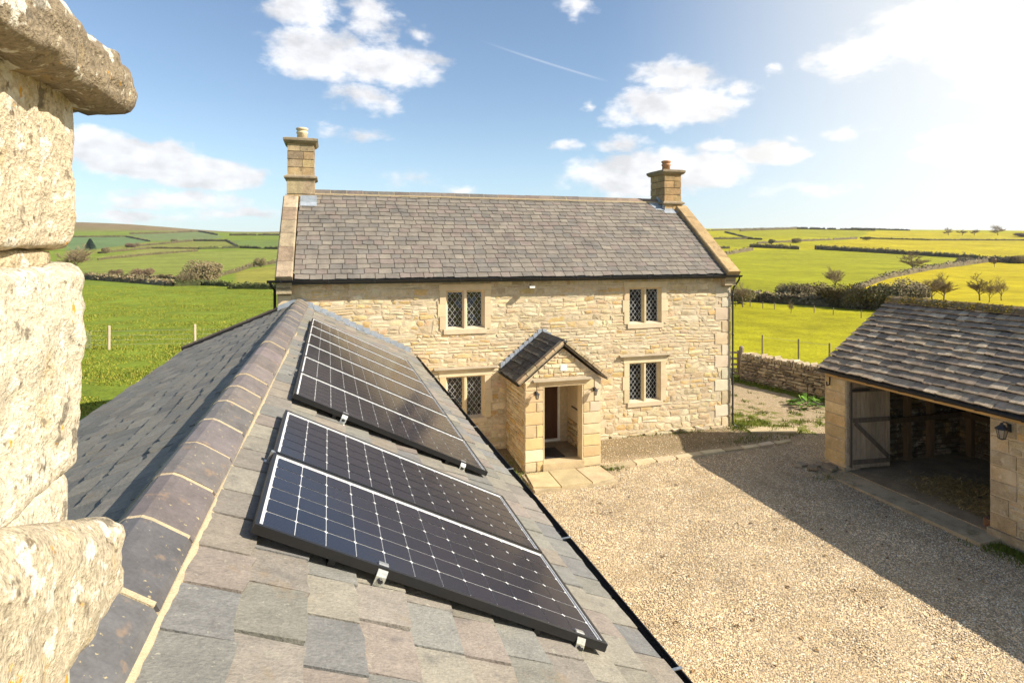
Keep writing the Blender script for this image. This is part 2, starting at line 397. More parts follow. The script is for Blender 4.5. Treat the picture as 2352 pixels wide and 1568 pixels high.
def glass_mat():
    m = bpy.data.materials.new('leaded_glass'); m.use_nodes = True; nt = m.node_tree; q = NT(nt); b = nt.nodes['Principled BSDF']
    pos = W(nt, 'ShaderNodeNewGeometry').outputs['Position']
    b.inputs['Base Color'].default_value = (.012, .013, .015, 1); b.inputs['Roughness'].default_value = .06; b.inputs['Specular IOR Level'].default_value = .5
    bn = W(nt, 'ShaderNodeBump'); setin(bn, 'Strength', .12); setin(bn, 'Distance', .02); nt.links.new(q.noise(pos, 9, 2, .5), bn.inputs['Height']); nt.links.new(bn.outputs[0], b.inputs['Normal'])
    return m
M_glass = glass_mat()
def cell_mat():
    m = bpy.data.materials.new('solar_cell'); m.use_nodes = True; nt = m.node_tree; q = NT(nt); b = nt.nodes['Principled BSDF']
    oc = W(nt, 'ShaderNodeTexCoord').outputs['Object']; s = W(nt, 'ShaderNodeSeparateXYZ'); nt.links.new(oc, s.inputs[0])
    fr = q.math('FRACT', q.math('ADD', q.math('MULTIPLY', s.outputs[1], 62), 100.25))
    ln = q.math('LESS_THAN', q.math('ABSOLUTE', q.math('SUBTRACT', fr, .5)), .11)
    ri = W(nt, 'ShaderNodeObjectInfo').outputs['Random']
    c = q.mix(ri, (.008, .009, .018), (.014, .014, .024))
    c = q.mix(q.math('MULTIPLY', ln, .55), c, (.060, .064, .090))
    nt.links.new(c, b.inputs['Base Color']); b.inputs['Roughness'].default_value = .16; b.inputs['Specular IOR Level'].default_value = .32
    b.inputs['Coat Weight'].default_value = .0; b.inputs['Coat Roughness'].default_value = .05
    return m
M_cell = cell_mat()
def field_mat():
    """grassland: the vertex tint is the parcel's own colour"""
    m = bpy.data.materials.new('grassland'); m.use_nodes = True; nt = m.node_tree; q = NT(nt); b = nt.nodes['Principled BSDF']
    pos = W(nt, 'ShaderNodeNewGeometry').outputs['Position']
    at = W(nt, 'ShaderNodeAttribute', attribute_name='tint').outputs['Color']
    big = q.noise(pos, .035, 4, .6); mid = q.noise(pos, .35, 4, .65); fine = q.noise(pos, 5, 4, .7)
    f = q.math('MULTIPLY', q.mapr(big, .3, .7, .78, 1.2), q.math('MULTIPLY', q.mapr(mid, .28, .72, .70, 1.26), q.mapr(fine, .25, .75, .70, 1.3)))
    n = W(nt, 'ShaderNodeVectorMath', operation='SCALE'); q.put(n.inputs[0], at); q.put(n.inputs[3], f); c = n.outputs[0]
    c = q.mix(q.math('MULTIPLY', q.mapr(q.noise(pos, .9, 4, .6), .56, .74, 0, 1), .35), c, (.16, .15, .03))
    nt.links.new(c, b.inputs['Base Color']); b.inputs['Roughness'].default_value = .9; b.inputs['Specular IOR Level'].default_value = .1
    bn = W(nt, 'ShaderNodeBump'); setin(bn, 'Strength', .8); setin(bn, 'Distance', .09); nt.links.new(q.math('ADD', fine, q.math('MULTIPLY', mid, 2)), bn.inputs['Height']); nt.links.new(bn.outputs[0], b.inputs['Normal'])
    return m
M_field = field_mat()
def yard_mat():
    """tint: r = grassy share, g = bare soil share"""
    m = bpy.data.materials.new('gravel'); m.use_nodes = True; nt = m.node_tree; q = NT(nt); b = nt.nodes['Principled BSDF']
    pos = W(nt, 'ShaderNodeNewGeometry').outputs['Position']
    s = W(nt, 'ShaderNodeSeparateColor'); nt.links.new(W(nt, 'ShaderNodeAttribute', attribute_name='tint').outputs['Color'], s.inputs[0])
    vo = W(nt, 'ShaderNodeTexVoronoi'); nt.links.new(pos, vo.inputs['Vector']); setin(vo, 'Scale', 32)
    c = q.mix(q.mapr(vo.outputs['Color'], 0, 1, 0, 1), (.34, .26, .16), (.62, .49, .32))
    n1 = q.noise(pos, .8, 4, .6); n2 = q.noise(pos, 3, 5, .65)
    c = q.mix(q.mapr(vo.outputs['Distance'], .25, .65, 0, .55), c, (.14, .10, .055))
    c = q.mix(q.math('MULTIPLY', q.mapr(n1, .55, .72, 0, 1), .35), c, (.30, .21, .10))
    soil = q.math('MULTIPLY', s.outputs[1], q.mapr(n2, .3, .6, .45, 1), clamp=True)
    c = q.mix(soil, c, q.mix(n2, (.13, .095, .05), (.27, .205, .115)))
    gr = q.mapr(q.math('ADD', s.outputs[0], q.math('MULTIPLY', q.math('SUBTRACT', n2, .5), 1.6)), .42, .62, 0, 1)
    c = q.mix(gr, c, q.mix(q.noise(pos, 9, 3, .6), (.07, .095, .012), (.17, .18, .02)))
    nt.links.new(c, b.inputs['Base Color']); b.inputs['Roughness'].default_value = .92; b.inputs['Specular IOR Level'].default_value = .15
    bn = W(nt, 'ShaderNodeBump'); setin(bn, 'Strength', .9); setin(bn, 'Distance', .02); bn.invert = True
    nt.links.new(q.math('ADD', vo.outputs['Distance'], q.math('MULTIPLY', n2, -.8)), bn.inputs['Height']); nt.links.new(bn.outputs[0], b.inputs['Normal'])
    return m
M_yard = yard_mat()

# ---------------------------------------------------------------- palettes (albedo)
LIME = [(0.55, 0.433, 0.257), (0.6, 0.488, 0.306), (0.65, 0.557, 0.373), (0.57, 0.424, 0.211), (0.52, 0.36, 0.158), (0.5, 0.404, 0.257), (0.62, 0.512, 0.329), (0.46, 0.369, 0.234), (0.59, 0.478, 0.284), (0.64, 0.542, 0.36), (0.54, 0.394, 0.243)]
DRESS = [(.62,.505,.32),(.64,.52,.335),(.60,.475,.295)]
SL_H = [(.195,.170,.142),(.208,.180,.150),(.178,.158,.136),(.198,.162,.140),(.222,.194,.158),(.168,.152,.134)]
SL_W = [(.235,.215,.175),(.212,.203,.172),(.20,.195,.176),(.248,.216,.176),(.238,.202,.172),(.255,.234,.188),(.19,.186,.178),(.226,.202,.172)]
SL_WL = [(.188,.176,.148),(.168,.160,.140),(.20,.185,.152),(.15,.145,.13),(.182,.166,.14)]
ST_B = [(.37,.285,.195),(.31,.245,.175),(.43,.335,.225),(.25,.20,.15),(.50,.40,.28),(.34,.26,.185)]

# ================================================================ GROUND
G_NEARL = (.165,.215,.022); G_NEARR = (.33,.305,.008)
FIELDS = [  # outlines of parcels as surveyed on the terrain (photograph points), colour; right-hand ones yellowed for the sun flare
 ([(150,560),(340,556),(520,553),(546,566),(456,571),(347,569),(225,581),(150,590)], (.20,.21,.04)),
 ([(225,592),(347,571),(456,571),(454,577),(225,596)], (.215,.215,.05)),
 ([(150,600),(454,577),(645,573),(645,606),(560,616),(420,636),(225,634),(150,632)], (.20,.225,.04)),
 ([(520,552),(645,552),(645,572),(546,566)], (.14,.19,.04)),
 ([(150,543),(290,542),(344,553),(225,572),(150,575)], (.12,.18,.065)),
 ([(297,537),(456,531),(520,545),(444,552),(344,553)], (.15,.19,.07)),
 ([(540,624),(645,607),(645,655),(540,650)], (.25,.235,.04)),
 ([(1600,588),(1728,574),(1835,573),(1875,573),(2068,584),(2235,593),(2268,600),(2135,618),(1945,657),(1800,690),(1600,690)], (.26,.26,.010)),
 ([(1835,572),(1975,548),(2135,551),(2400,552),(2400,600),(2235,592),(2068,583),(1875,572)], (.38,.31,.008)),
 ([(1945,657),(2135,618),(2268,600),(2400,606),(2400,720),(2028,712),(1960,680)], (.40,.32,.006)),
 ([(1600,552),(1728,548),(1760,556),(1728,567),(1600,572)], (.26,.255,.010)),
 ([(1665,532),(1718,545),(1968,547),(2000,530),(1800,520)], (.27,.26,.012)),
 ([(1978,547),(2000,530),(2400,538),(2400,551)], (.38,.315,.010)),
]
def build_ground():
    az = list(np.arange(-180, -62, 4.0))+list(np.arange(-62, 62, .42))+list(np.arange(62, 180, 4.0)); n = len(az)
    rad = [0.0]+list(np.geomspace(2.5, 3000, 270)); V = []; 
    for r in rad:
        for a in az:
            t = R(a); l = math.sin(t)*r; d = math.cos(t)*r
            x = AX[0]*d+RX[0]*l; y = AX[1]*d+RX[1]*l
            V.append((x, y, gh(x, y)-.015))
    V = np.array(V); F = []
    for i in range(len(rad)-1):
        for k in range(n):
            k2 = (k+1) % n; F.append((i*n+k, i*n+k2, (i+1)*n+k2, (i+1)*n+k))
    F = np.array(F)
    # base colour by side (right one yellowed for the sun flare), moor far on the left, then the parcels
    X, Y = V[:, 0], V[:, 1]; t = AX[0]*X+AX[1]*Y; l = RX[0]*X+RX[1]*Y; rr = np.hypot(X, Y)
    w = np.clip((l/np.maximum(rr, 1)+.05)/.3, 0, 1)[:, None]
    T = np.array(G_NEARL)*(1-w)+np.array(G_NEARR)*w
    m = (np.clip((t-1080)/120, 0, 1)*np.sqrt(.8+.199*np.sin(X*.013+Y*.021)))[:, None]*(1-w); T = T*(1-m)+np.array((.21,.145,.075))*m
    m = np.clip((t-1750)/150, 0, 1)[:, None]*(1-w)*np.clip((-l/np.maximum(t, 1)-.5)/.1, 0, 1)[:, None]; T = T*(1-m)+np.array((.085,.07,.055))*m
    for poly, c in FIELDS:
        P = [at_ground(*p) for p in poly]; ins = np.zeros(len(V), bool)
        for (a, b) in zip(P, P[1:]+P[:1]):
            cond = ((a.y > Y) != (b.y > Y)) & (X < (b.x-a.x)*(Y-a.y)/((b.y-a.y) or 1e-9)+a.x); ins ^= cond
        T[ins & (t > 60)] = c
    link('ground', npmesh('ground', V, F, T), M_field, kind='structure')
build_ground()

# yard sheet of gravel: courtyard, strip by the wall, and the track to the gate
YARD = [(1.5,-8),(12.2,-8),(20,-8),(20,12),(19.0,16.2),(18.3,18.6),(17.7,21.6),(17.4,24.5),(13.5,24.5),(12.6,19),(12.0,16.1),(1.5,16.1)]
def inpoly(x, y, P):
    c = False
    for (a, b), (p, q) in zip(P, P[1:]+P[:1]):
        if (b > y) != (q > y) and x < (p-a)*(y-b)/(q-b)+a: c = not c
    return c
def yard_mix(x, y):
    g = s = 0.0
    if y > 14.55 and x < 12.6: s = sstep(y, 14.5, 14.75)                       # bare strip at the foot of the farmhouse
    if x < 4.7 and y > 13.2: s = max(s, .85)
    if y > 15.2 and x > 11.8:                                              # track: grass islands
        g = max(g, .30+.25*sstep(math.hypot(x-15.3, (y-19.5)*.6), 1.0, 3.2))
        d = abs((x-16.75)*.979+(y-21.7)*.207)
        side = (x-16.75)*.979+(y-21.7)*.207
        g = max(g, sstep(side, -1.25, -.55))                               # verge at the dry stone wall
        g = max(g, 1.0-sstep(math.hypot((x-12.5)*.9, (y-16.0)*1.5), .35, 1.1))
    if 11.9 < x < 14 and 14.6 < y < 16.4: g = max(g, .95-1.3*abs(y-(16.3-.62*(x-11.9)))*1.2)
    if x > 11.6 and y < 9.4: g = max(g, sstep(x, 11.75, 12.15)*.9)
    return (g, s, 0)
def build_yard():
    st = .22; xs = np.arange(1.4, 20.2, st); ys = np.arange(-8, 24.7, st); V = []; T = []; idx = {}; F = []
    for i, x in enumerate(xs):
        for j, y in enumerate(ys):
            idx[i, j] = len(V); V.append((x, y, gh(x, y)+.004+.012*noise.noise((x*1.3, y*1.3, 0)))); T.append(yard_mix(x, y))
    for i in range(len(xs)-1):
        for j in range(len(ys)-1):
            if inpoly(xs[i]+st/2, ys[j]+st/2, YARD): F.append((idx[i,j], idx[i+1,j], idx[i+1,j+1], idx[i,j+1]))
    link('gravel_courtyard', npmesh('gravel_courtyard', np.array(V), np.array(F), np.array(T)), M_yard, kind='structure')
build_yard()
def build_pebbles():
    rs = np.random.RandomState(5); N = 300000
    # more stones where the photograph is close
    d = 5.5+np.power(rs.rand(N), 1.25)*13.5; u = rs.uniform(.02, .98, N)
    X = AX[0]*d+RX[0]*u*d; Y = AX[1]*d+RX[1]*u*d
    ok = (X > 2.1) & (Y < 15.95) & ((Y < 14.5) | (rs.rand(N) < .22)) & ((X < 12.1) | ((Y > 13.3) & (X < 17.0)))
    X = X[ok]; Y = Y[ok]; d = d[ok]; n = len(X)
    Z = np.array([gh(x, y) for x, y in zip(X, Y)])+.004
    s = rs.uniform(.0075, .0145, n)*rs.choice([.8, 1, 1, 1.35], n); ang = rs.uniform(0, 6.28, n)
    base = np.array([(1,0,0),(0,1,0),(-1,0,0),(0,-1,0),(0,0,.75),(.3,.3,-.6)])
    B = base[None]*rs.uniform(.7, 1.25, (n, 6, 1)); ca, sa = np.cos(ang)[:, None], np.sin(ang)[:, None]
    bx = B[..., 0]*1.25; by = B[..., 1]*.85
    V = np.stack([(bx*ca-by*sa)*s[:, None]+X[:, None], (bx*sa+by*ca)*s[:, None]+Y[:, None], B[..., 2]*s[:, None]+Z[:, None]+.003], -1).reshape(-1, 3)
    f = np.array([(0,1,4),(1,2,4),(2,3,4),(3,0,4)])
    F = (f[None]+(np.arange(n)*6)[:, None, None]).reshape(-1, 3)
    pal = np.array([(.60,.44,.245),(.63,.48,.28),(.57,.41,.22),(.54,.40,.235),(.60,.45,.25),(.56,.41,.24),(.48,.38,.255),(.63,.54,.40),(.40,.31,.20),(.54,.40,.24),(.33,.27,.195),(.68,.60,.47),(.24,.19,.135),(.58,.465,.31),(.20,.165,.13)])
    T = np.minimum(pal[rs.randint(0, len(pal), n)]*rs.uniform(1.0, 1.38, (n, 1)), .8); T = np.repeat(T, 6, 0)
    link('gravel', npmesh('gravel', V, F, T), M_pebble, kind='stuff')
build_pebbles()
def fallen_leaves():
    r = random.Random(77); b = MB()
    for _ in range(150):
        d = r.uniform(6, 18); u = r.uniform(.06, .8); x, y = AX[0]*d+RX[0]*u*d, AX[1]*d+RX[1]*u*d
        if not (2.4 < x < 11.8 and y < 14.2): continue
        z = gh(x, y)+.022; a = r.uniform(0, 6.28); l = r.uniform(.03, .06); c, q = math.cos(a)*l, math.sin(a)*l
        b.add([(x-c,y-q,z),(x+q*.5,y-c*.5,z+.012),(x+c,y+q,z+.004),(x-q*.5,y+c*.5,z+.016)], [(0,1,2,3)], tv(r, r.choice([(.20,.11,.05),(.13,.08,.04),(.28,.17,.07)])))
    obj('leaf_litter', b, M_leafy, kind='stuff')
fallen_leaves()
def build_grass():
    rs = np.random.RandomState(9); out = []
    def blades(X, Y, h, cols, w=.022):
        n = len(X); Z = np.array([gh(x, y) for x, y in zip(X, Y)])-.02; a = rs.uniform(0, 6.28, n); hh = h*rs.uniform(.5, 1.4, n)
        dx, dy = np.cos(a)*w, np.sin(a)*w; lx, ly = rs.normal(0, .35, n)*hh, rs.normal(0, .35, n)*hh
        V = np.stack([np.stack([X-dx, Y-dy, Z], -1), np.stack([X+dx, Y+dy, Z], -1), np.stack([X+lx, Y+ly, Z+hh], -1)], 1).reshape(-1, 3)
        c = np.array(cols); T = c[rs.randint(0, len(c), n)]*rs.uniform(.7, 1.25, (n, 1)); out.append((V, np.repeat(T, 3, 0)))
    def sample(n, d0, d1, u0, u1, p=1.6):
        d = d0+np.power(rs.rand(n), p)*(d1-d0); u = rs.uniform(u0, u1, n); return AX[0]*d+RX[0]*u*d, AX[1]*d+RX[1]*u*d
    GL = [(.19,.22,.022),(.22,.24,.026),(.15,.19,.02),(.26,.25,.035),(.30,.26,.04)]
    GR = [(.30,.30,.010),(.34,.31,.012),(.27,.27,.010),(.36,.31,.02)]
    X, Y = sample(95000, 14, 95, -.76, -.34); k = X < -3.6; 
    cl = np.array([noise.noise((x*.35, y*.35, 2)) for x, y in zip(X, Y)]); k &= cl > -.25; blades(X[k], Y[k], .05+.10*np.clip(cl[k], 0, 1), GL, .035)
    # verge at the dry stone wall, islands on the track, weeds at the barn and porch
    m = []
    for _ in range(60000):
        x = rs.uniform(11.7, 18.4); y = rs.uniform(8, 24)
        if not inpoly(x, y, YARD) or (x > 12.3 and y < 13.3): continue
        g = yard_mix(x, y)[0]
        if g+.9*noise.noise((x*2.2, y*2.2, 3)) > .62: m.append((x, y))
    m = np.array(m); blades(m[:, 0], m[:, 1], .10, [(.10,.15,.015),(.14,.18,.02),(.07,.12,.012),(.2,.19,.03)], .014)
    m = []
    for cx, cy, sx, sy, n in [(4.75,14.25,.12,.06,120),(5.0,14.2,.12,.06,150),(5.45,14.0,.12,.06,220),(6.85,14.15,.22,.08,420),(4.4,14.3,.12,.5,500),(11.95,15.75,.25,.15,400),(10.2,15.85,.5,.08,200),(12.0,12.1,.3,.15,200),(12.15,8.2,.22,.5,900),(9,15.9,1.5,.06,160),(12.0,14.9,.8,.14,400)]:
        m += [(rs.normal(cx, sx), rs.normal(cy, sy)) for _ in range(n)]
    m = np.array(m); blades(m[:, 0], m[:, 1], .09, [(.09,.14,.015),(.12,.16,.02),(.18,.17,.03)], .012)
    V = np.concatenate([a for a, _ in out]); T = np.concatenate([b for _, b in out]); F = np.arange(len(V)).reshape(-1, 3)
    link('grass', npmesh('grass', V, F, T), M_leafy, kind='stuff')
build_grass()

# ================================================================ FARMHOUSE
rng = random.Random(11)
HX0, HX1, HY, HYB, EZ, RZ, RY = -1.2, 11.82, 16.0, 22.0, 4.62, 7.12, 19.0
farm = thing('farmhouse', 'two storey honey stone farmhouse with grey slate roof, two chimneys and gabled porch', 'house')
WIN = [(2.98,4.04,3.30,4.33,False),(8.37,9.42,3.26,4.31,False),(2.98,4.04,.90,2.04,True),(8.37,9.40,.97,2.12,True)]
DOOR = (5.36,6.22,.10,2.02)
def wall_core():
    b = MB(); yb = HY+.5
    holes = [w[:4] for w in WIN]+[DOOR]
    us = sorted(set([HX0, HX1]+[h[0] for h in holes]+[h[1] for h in holes])); vs = sorted(set([-.3, EZ]+[h[2] for h in holes]+[h[3] for h in holes]))
    for a, c in zip(us, us[1:]):
        for d, e in zip(vs, vs[1:]):
            mx, mz = (a+c)/2, (d+e)/2
            if any(h[0] < mx < h[1] and h[2] < mz < h[3] for h in holes): continue
            b.add([(a,HY,d),(c,HY,d),(c,HY,e),(a,HY,e)], [(0,1,2,3)])
    for h in holes:   # reveals
        a, c, d, e = h
        b.add([(a,HY,d),(a,yb,d),(a,yb,e),(a,HY,e)], [(0,3,2,1)]); b.add([(c,HY,d),(c,yb,d),(c,yb,e),(c,HY,e)], [(0,1,2,3)])
        b.add([(a,HY,d),(c,HY,d),(c,yb,d),(a,yb,d)], [(0,3,2,1)]); b.add([(a,HY,e),(c,HY,e),(c,yb,e),(a,yb,e)], [(0,1,2,3)])
        b.add([(a,yb,d),(c,yb,d),(c,yb,e),(a,yb,e)], [(0,1,2,3)])
    for x, s in ((HX0, 1), (HX1, -1)):      # gable walls
        P = [(x,HY,-.3),(x,HYB,-.3),(x,HYB,EZ),(x,RY,RZ-.02),(x,HY,EZ)]
        b.add(P, [(0,4,3,2,1) if s > 0 else (0,1,2,3,4)])
    b.add([(HX0,HYB,-.3),(HX1,HYB,-.3),(HX1,HYB,EZ),(HX0,HYB,EZ)], [(0,3,2,1)])
    return obj('wall', b, M_mortar, farm)
wall = wall_core()
def surround(w):
    a, c, d, e, hood = w
    return (a-.17, c+.17, d-.15, e+.18)
quo = []
z = -.02; i = 0
while z < EZ-.12:
    h = rng.uniform(.30, .42); h = min(h, EZ-.06-z); wd = .58 if i % 2 else .34
    quo.append((HX1-wd, HX1, z, z+h)); quo.append((HX0, HX0+(.34 if i % 2 else .5), z, z+h)); z += h; i += 1
def build_wall_stones():
    holes = [surround(w) for w in WIN]+[(4.63,6.74,-.3,2.2)]+[(q[0], q[1], q[2], q[3]) for q in quo if q[0] > 5]+[(q[0], q[1], q[2], q[3]) for q in quo if q[0] < 5]
    # breaks only from the big openings, so that courses stay irregular against the quoins
    out = []
    inner = lambda w: (w[0]-.08, w[1]+.08, w[2]-.07, w[3]+.08)
    out = lay_courses(HX0, HX1, -.12, EZ-.02, [inner(w) for w in WIN]+[(4.63,6.74,-.3,2.2)], (.095, .19), (.14, .42), rng, .14)
    wv = lambda u, v: .07*noise.noise((u*.55, v*.9, 4))+.035*noise.noise((u*1.7, v*2.2, 8))
    P = []
    for (u, v, w, h) in out:
        if any(q[0]-.02 < u < q[1]+.02 and q[2] < v < q[3] for q in quo): continue
        if u+w/2 > HX1-.30: w -= max(0, u+w/2-(HX1-.36)); 
        t = tv(rng, rng.choice(LIME), .90, 1.12)
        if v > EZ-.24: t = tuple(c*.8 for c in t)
        a_ = .5*(wv(u+w/2, v)-wv(u-w/2, v))/max(w, .05); P.append(stone((u, HY, v+(wv(u, v) if .1 < v < EZ-.25 else 0)), Vector((1,0,a_*1.6)).normalized(), (0,0,1), (0,-1,0), max(.06, w-.016), max(.03, h-.014), rng.uniform(.0, .012), rng, .17, .014, t))
    pieces('stone', 'rubble_stones', P, M_rubble, wall, 300)
    Q = []
    for a, c, d, e in quo:
        s = 1 if a > 5 else -1
        Q.append(stone(((a+c)/2+.01*s, HY, (d+e)/2), (1,0,0), (0,0,1), (0,-1,0), c-a-.012, e-d-.014, .017, rng, .03, .010, tv(rng, rng.choice([(.62,.54,.40),(.60,.50,.35),(.57,.45,.28)]))))
    pieces('quoin', 'quoins', Q, M_dressed, wall, 60)
    # rough footing stones
    F = []
    x = 6.95
    while x < HX1:
        w = rng.uniform(.2, .6); F.append(stone((x+w/2, HY-.06, rng.uniform(-.06, .03)), (1,0,0), (0,0,1), (0,-1,0), w-.04, rng.uniform(.10, .2), .05, rng, .2, .04, tv(rng, rng.choice(LIME), .6, .95))); x += w
    pieces('footing_stone', 'footing_stones', F, M_rubble, wall, 60)
build_wall_stones()

def build_window(w, label=None):
    a, c, d, e, hood = w; L = .165; y0 = HY-.026
    t = lambda: tv(rng, rng.choice(DRESS), .95, 1.08)
    hd = MB().box((a-L-.02, y0-.002, e+.003), (c+L+.02, HY+.06, e+.175), t())
    hd.add([(a,HY+.0,e+.003),(c,HY+.0,e+.003),(c-.06,HY+.13,e-.055),(a+.06,HY+.13,e-.055)], [(0,1,2,3)], t())
    win = obj('window', hd, M_dressed, farm)
    # jambs (splayed reveals), head
    for s, x0, x1 in ((1, a-L, a), (-1, c, c+L)):
        n = 3; fr = MB()
        for k in range(n):
            z0 = d+(e-d)*k/n; z1 = d+(e-d)*(k+1)/n-.004; ex = .05 if k % 2 else 0
            xa, xb = (x0-ex, x1) if s > 0 else (x0, x1+ex)
            fr.box((xa, y0, z0), (xb, HY+.05, z1), t())
        xi, xo = (a+.065, a) if s > 0 else (c-.065, c)
        P = [(xo,HY+.0,d),(xi,HY+.13,d),(xi,HY+.13,e),(xo,HY+.0,e),(xo,HY+.13,d),(xo,HY+.13,e)]
        fr.add(P, [(0,1,2,3),(1,4,5,2)], t()); obj('jamb', fr, M_dressed, win)
    sb = MB(); sb.add([(a-.06,y0-.012,d-.13),(c+.06,y0-.012,d-.13),(c+.06,y0-.012,d-.003),(a-.06,y0-.012,d-.003),(a+.06,HY+.135,d+.05),(c-.06,HY+.135,d+.05),(a-.06,HY+.05,d-.13),(c+.06,HY+.05,d-.13)], [(0,1,2,3),(3,2,5,4),(0,6,7,1),(0,3,4,6),(1,7,5,2)], (.62,.5,.34))
    obj('sill', sb, M_dressed, win)
    mx = (a+c)/2
    mu = MB(); mu.add([(mx-.03,HY+.0,d),(mx+.03,HY+.0,d),(mx+.065,HY+.10,d),(mx+.065,HY+.15,d),(mx-.065,HY+.15,d),(mx-.065,HY+.10,d)]+[(mx-.03,HY+.0,e),(mx+.03,HY+.0,e),(mx+.065,HY+.10,e),(mx+.065,HY+.15,e),(mx-.065,HY+.15,e),(mx-.065,HY+.10,e)],
        [(0,1,7,6),(1,2,8,7),(2,3,9,8),(4,5,11,10),(5,0,6,11)], t()); obj('mullion', mu, M_dressed, win)
    for x0, x1 in ((a+.06, mx-.06), (mx+.06, c-.06)):
        z0, z1 = d+.045, e-.05; yg = HY+.135
        lt = MB(); W2, H2 = x1-x0, z1-z0; sx = W2/3.0; sz = sx*1.32; k = -8
        def cutpoly(P):
            for ax_, lim, sg in ((0, x0, 1), (0, x1, -1), (1, z0, 1), (1, z1, -1)):
                Q = []
                for p, q in zip(P, P[1:]+P[:1]):
                    ip, iq = (p[ax_]-lim)*sg >= 0, (q[ax_]-lim)*sg >= 0
                    if ip: Q.append(p)
                    if ip != iq:
                        f_ = (lim-p[ax_])/(q[ax_]-p[ax_]); Q.append((p[0]+(q[0]-p[0])*f_, p[1]+(q[1]-p[1])*f_))
                P = Q
                if len(P) < 3: return None
            return P
        zc_ = (z0+z1)/2; xc_ = x0+W2/2
        for i_ in range(-8, 9):
            for j_ in range(-14, 15):
                if (i_+j_) % 2: continue
                cx_, cz_ = xc_+i_*sx/2, zc_+j_*sz/2+sz/2
                D_ = cutpoly([(cx_-sx/2, cz_), (cx_, cz_-sz/2), (cx_+sx/2, cz_), (cx_, cz_+sz/2)])
                if not D_: continue
                ta, tb_ = rng.gauss(0, .05), rng.gauss(0, .07)
                obj('pane', MB().add([(p[0], yg+(p[0]-cx_)*ta+(p[1]-cz_)*tb_, p[1]) for p in D_], [tuple(range(len(D_)))]), M_glass, win)
        obj('dark_backing', MB().box((x0, yg+.03, z0), (x1, yg+.05, z1)), M_dark, win)  # near-black panel stands in for the unlit room behind the panes
        def clip(p, q):
            # clip the lead came to the pane
            (ax, az), (bx, bz) = p, q; t0, t1 = 0.0, 1.0; dx, dz = bx-ax, bz-az
            for pp, qq in ((-dx, ax-x0), (dx, x1-ax), (-dz, az-z0), (dz, z1-az)):
                if abs(pp) < 1e-9:
                    if qq < 0: return None
                else:
                    r_ = qq/pp
                    if pp < 0: t0 = max(t0, r_)
                    else: t1 = min(t1, r_)
            return None if t0 >= t1 else ((ax+dx*t0, az+dz*t0), (ax+dx*t1, az+dz*t1))
        for k in range(-14, 15):
            for sg in (1, -1):
                bx = x0+W2/2+k*sx
                cl = clip((bx-sg*3*sx, (z0+z1)/2-3*sz), (bx+sg*3*sx, (z0+z1)/2+3*sz))
                cl = clip((bx-sg*6*sx, (z0+z1)/2-6*sz), (bx+sg*6*sx, (z0+z1)/2+6*sz))
                if cl: lt.bar((cl[0][0]+rng.uniform(-.003, .003), yg-.006, cl[0][1]), (cl[1][0]+rng.uniform(-.003, .003), yg-.006, cl[1][1]), .009, .008, up=(0,1,0))
        for p, q in (((x0,z0),(x1,z0)),((x0,z1),(x1,z1)),((x0,z0),(x0,z1)),((x1,z0),(x1,z1))): lt.bar((p[0],yg-.007,p[1]), (q[0],yg-.007,q[1]), .022, .012, up=(0,1,0))
        obj('lead_lattice', lt, M_came, win)
    if hood:
        hb = MB(); z = e+.185
        prof = [(-.02,-.012),(-.115,.012),(-.115,.03),(-.02,.062),(.03,.062),(.03,-.012)]
        hb.sweep([(p[0], p[1]) for p in prof], (a-L-.16, HY, z), (c+L+.16, HY, z), (0,1,0), (0,0,1), (.36,.30,.21), closed=True)
        obj('hood_mould', hb, M_dressed, win)
    return win
M_came = mat('lead_came', (.40, .41, .40), tint=False, scale=20, var=.2, bump=.1, rough=.45, spec=.5)
for w in WIN: build_window(w)

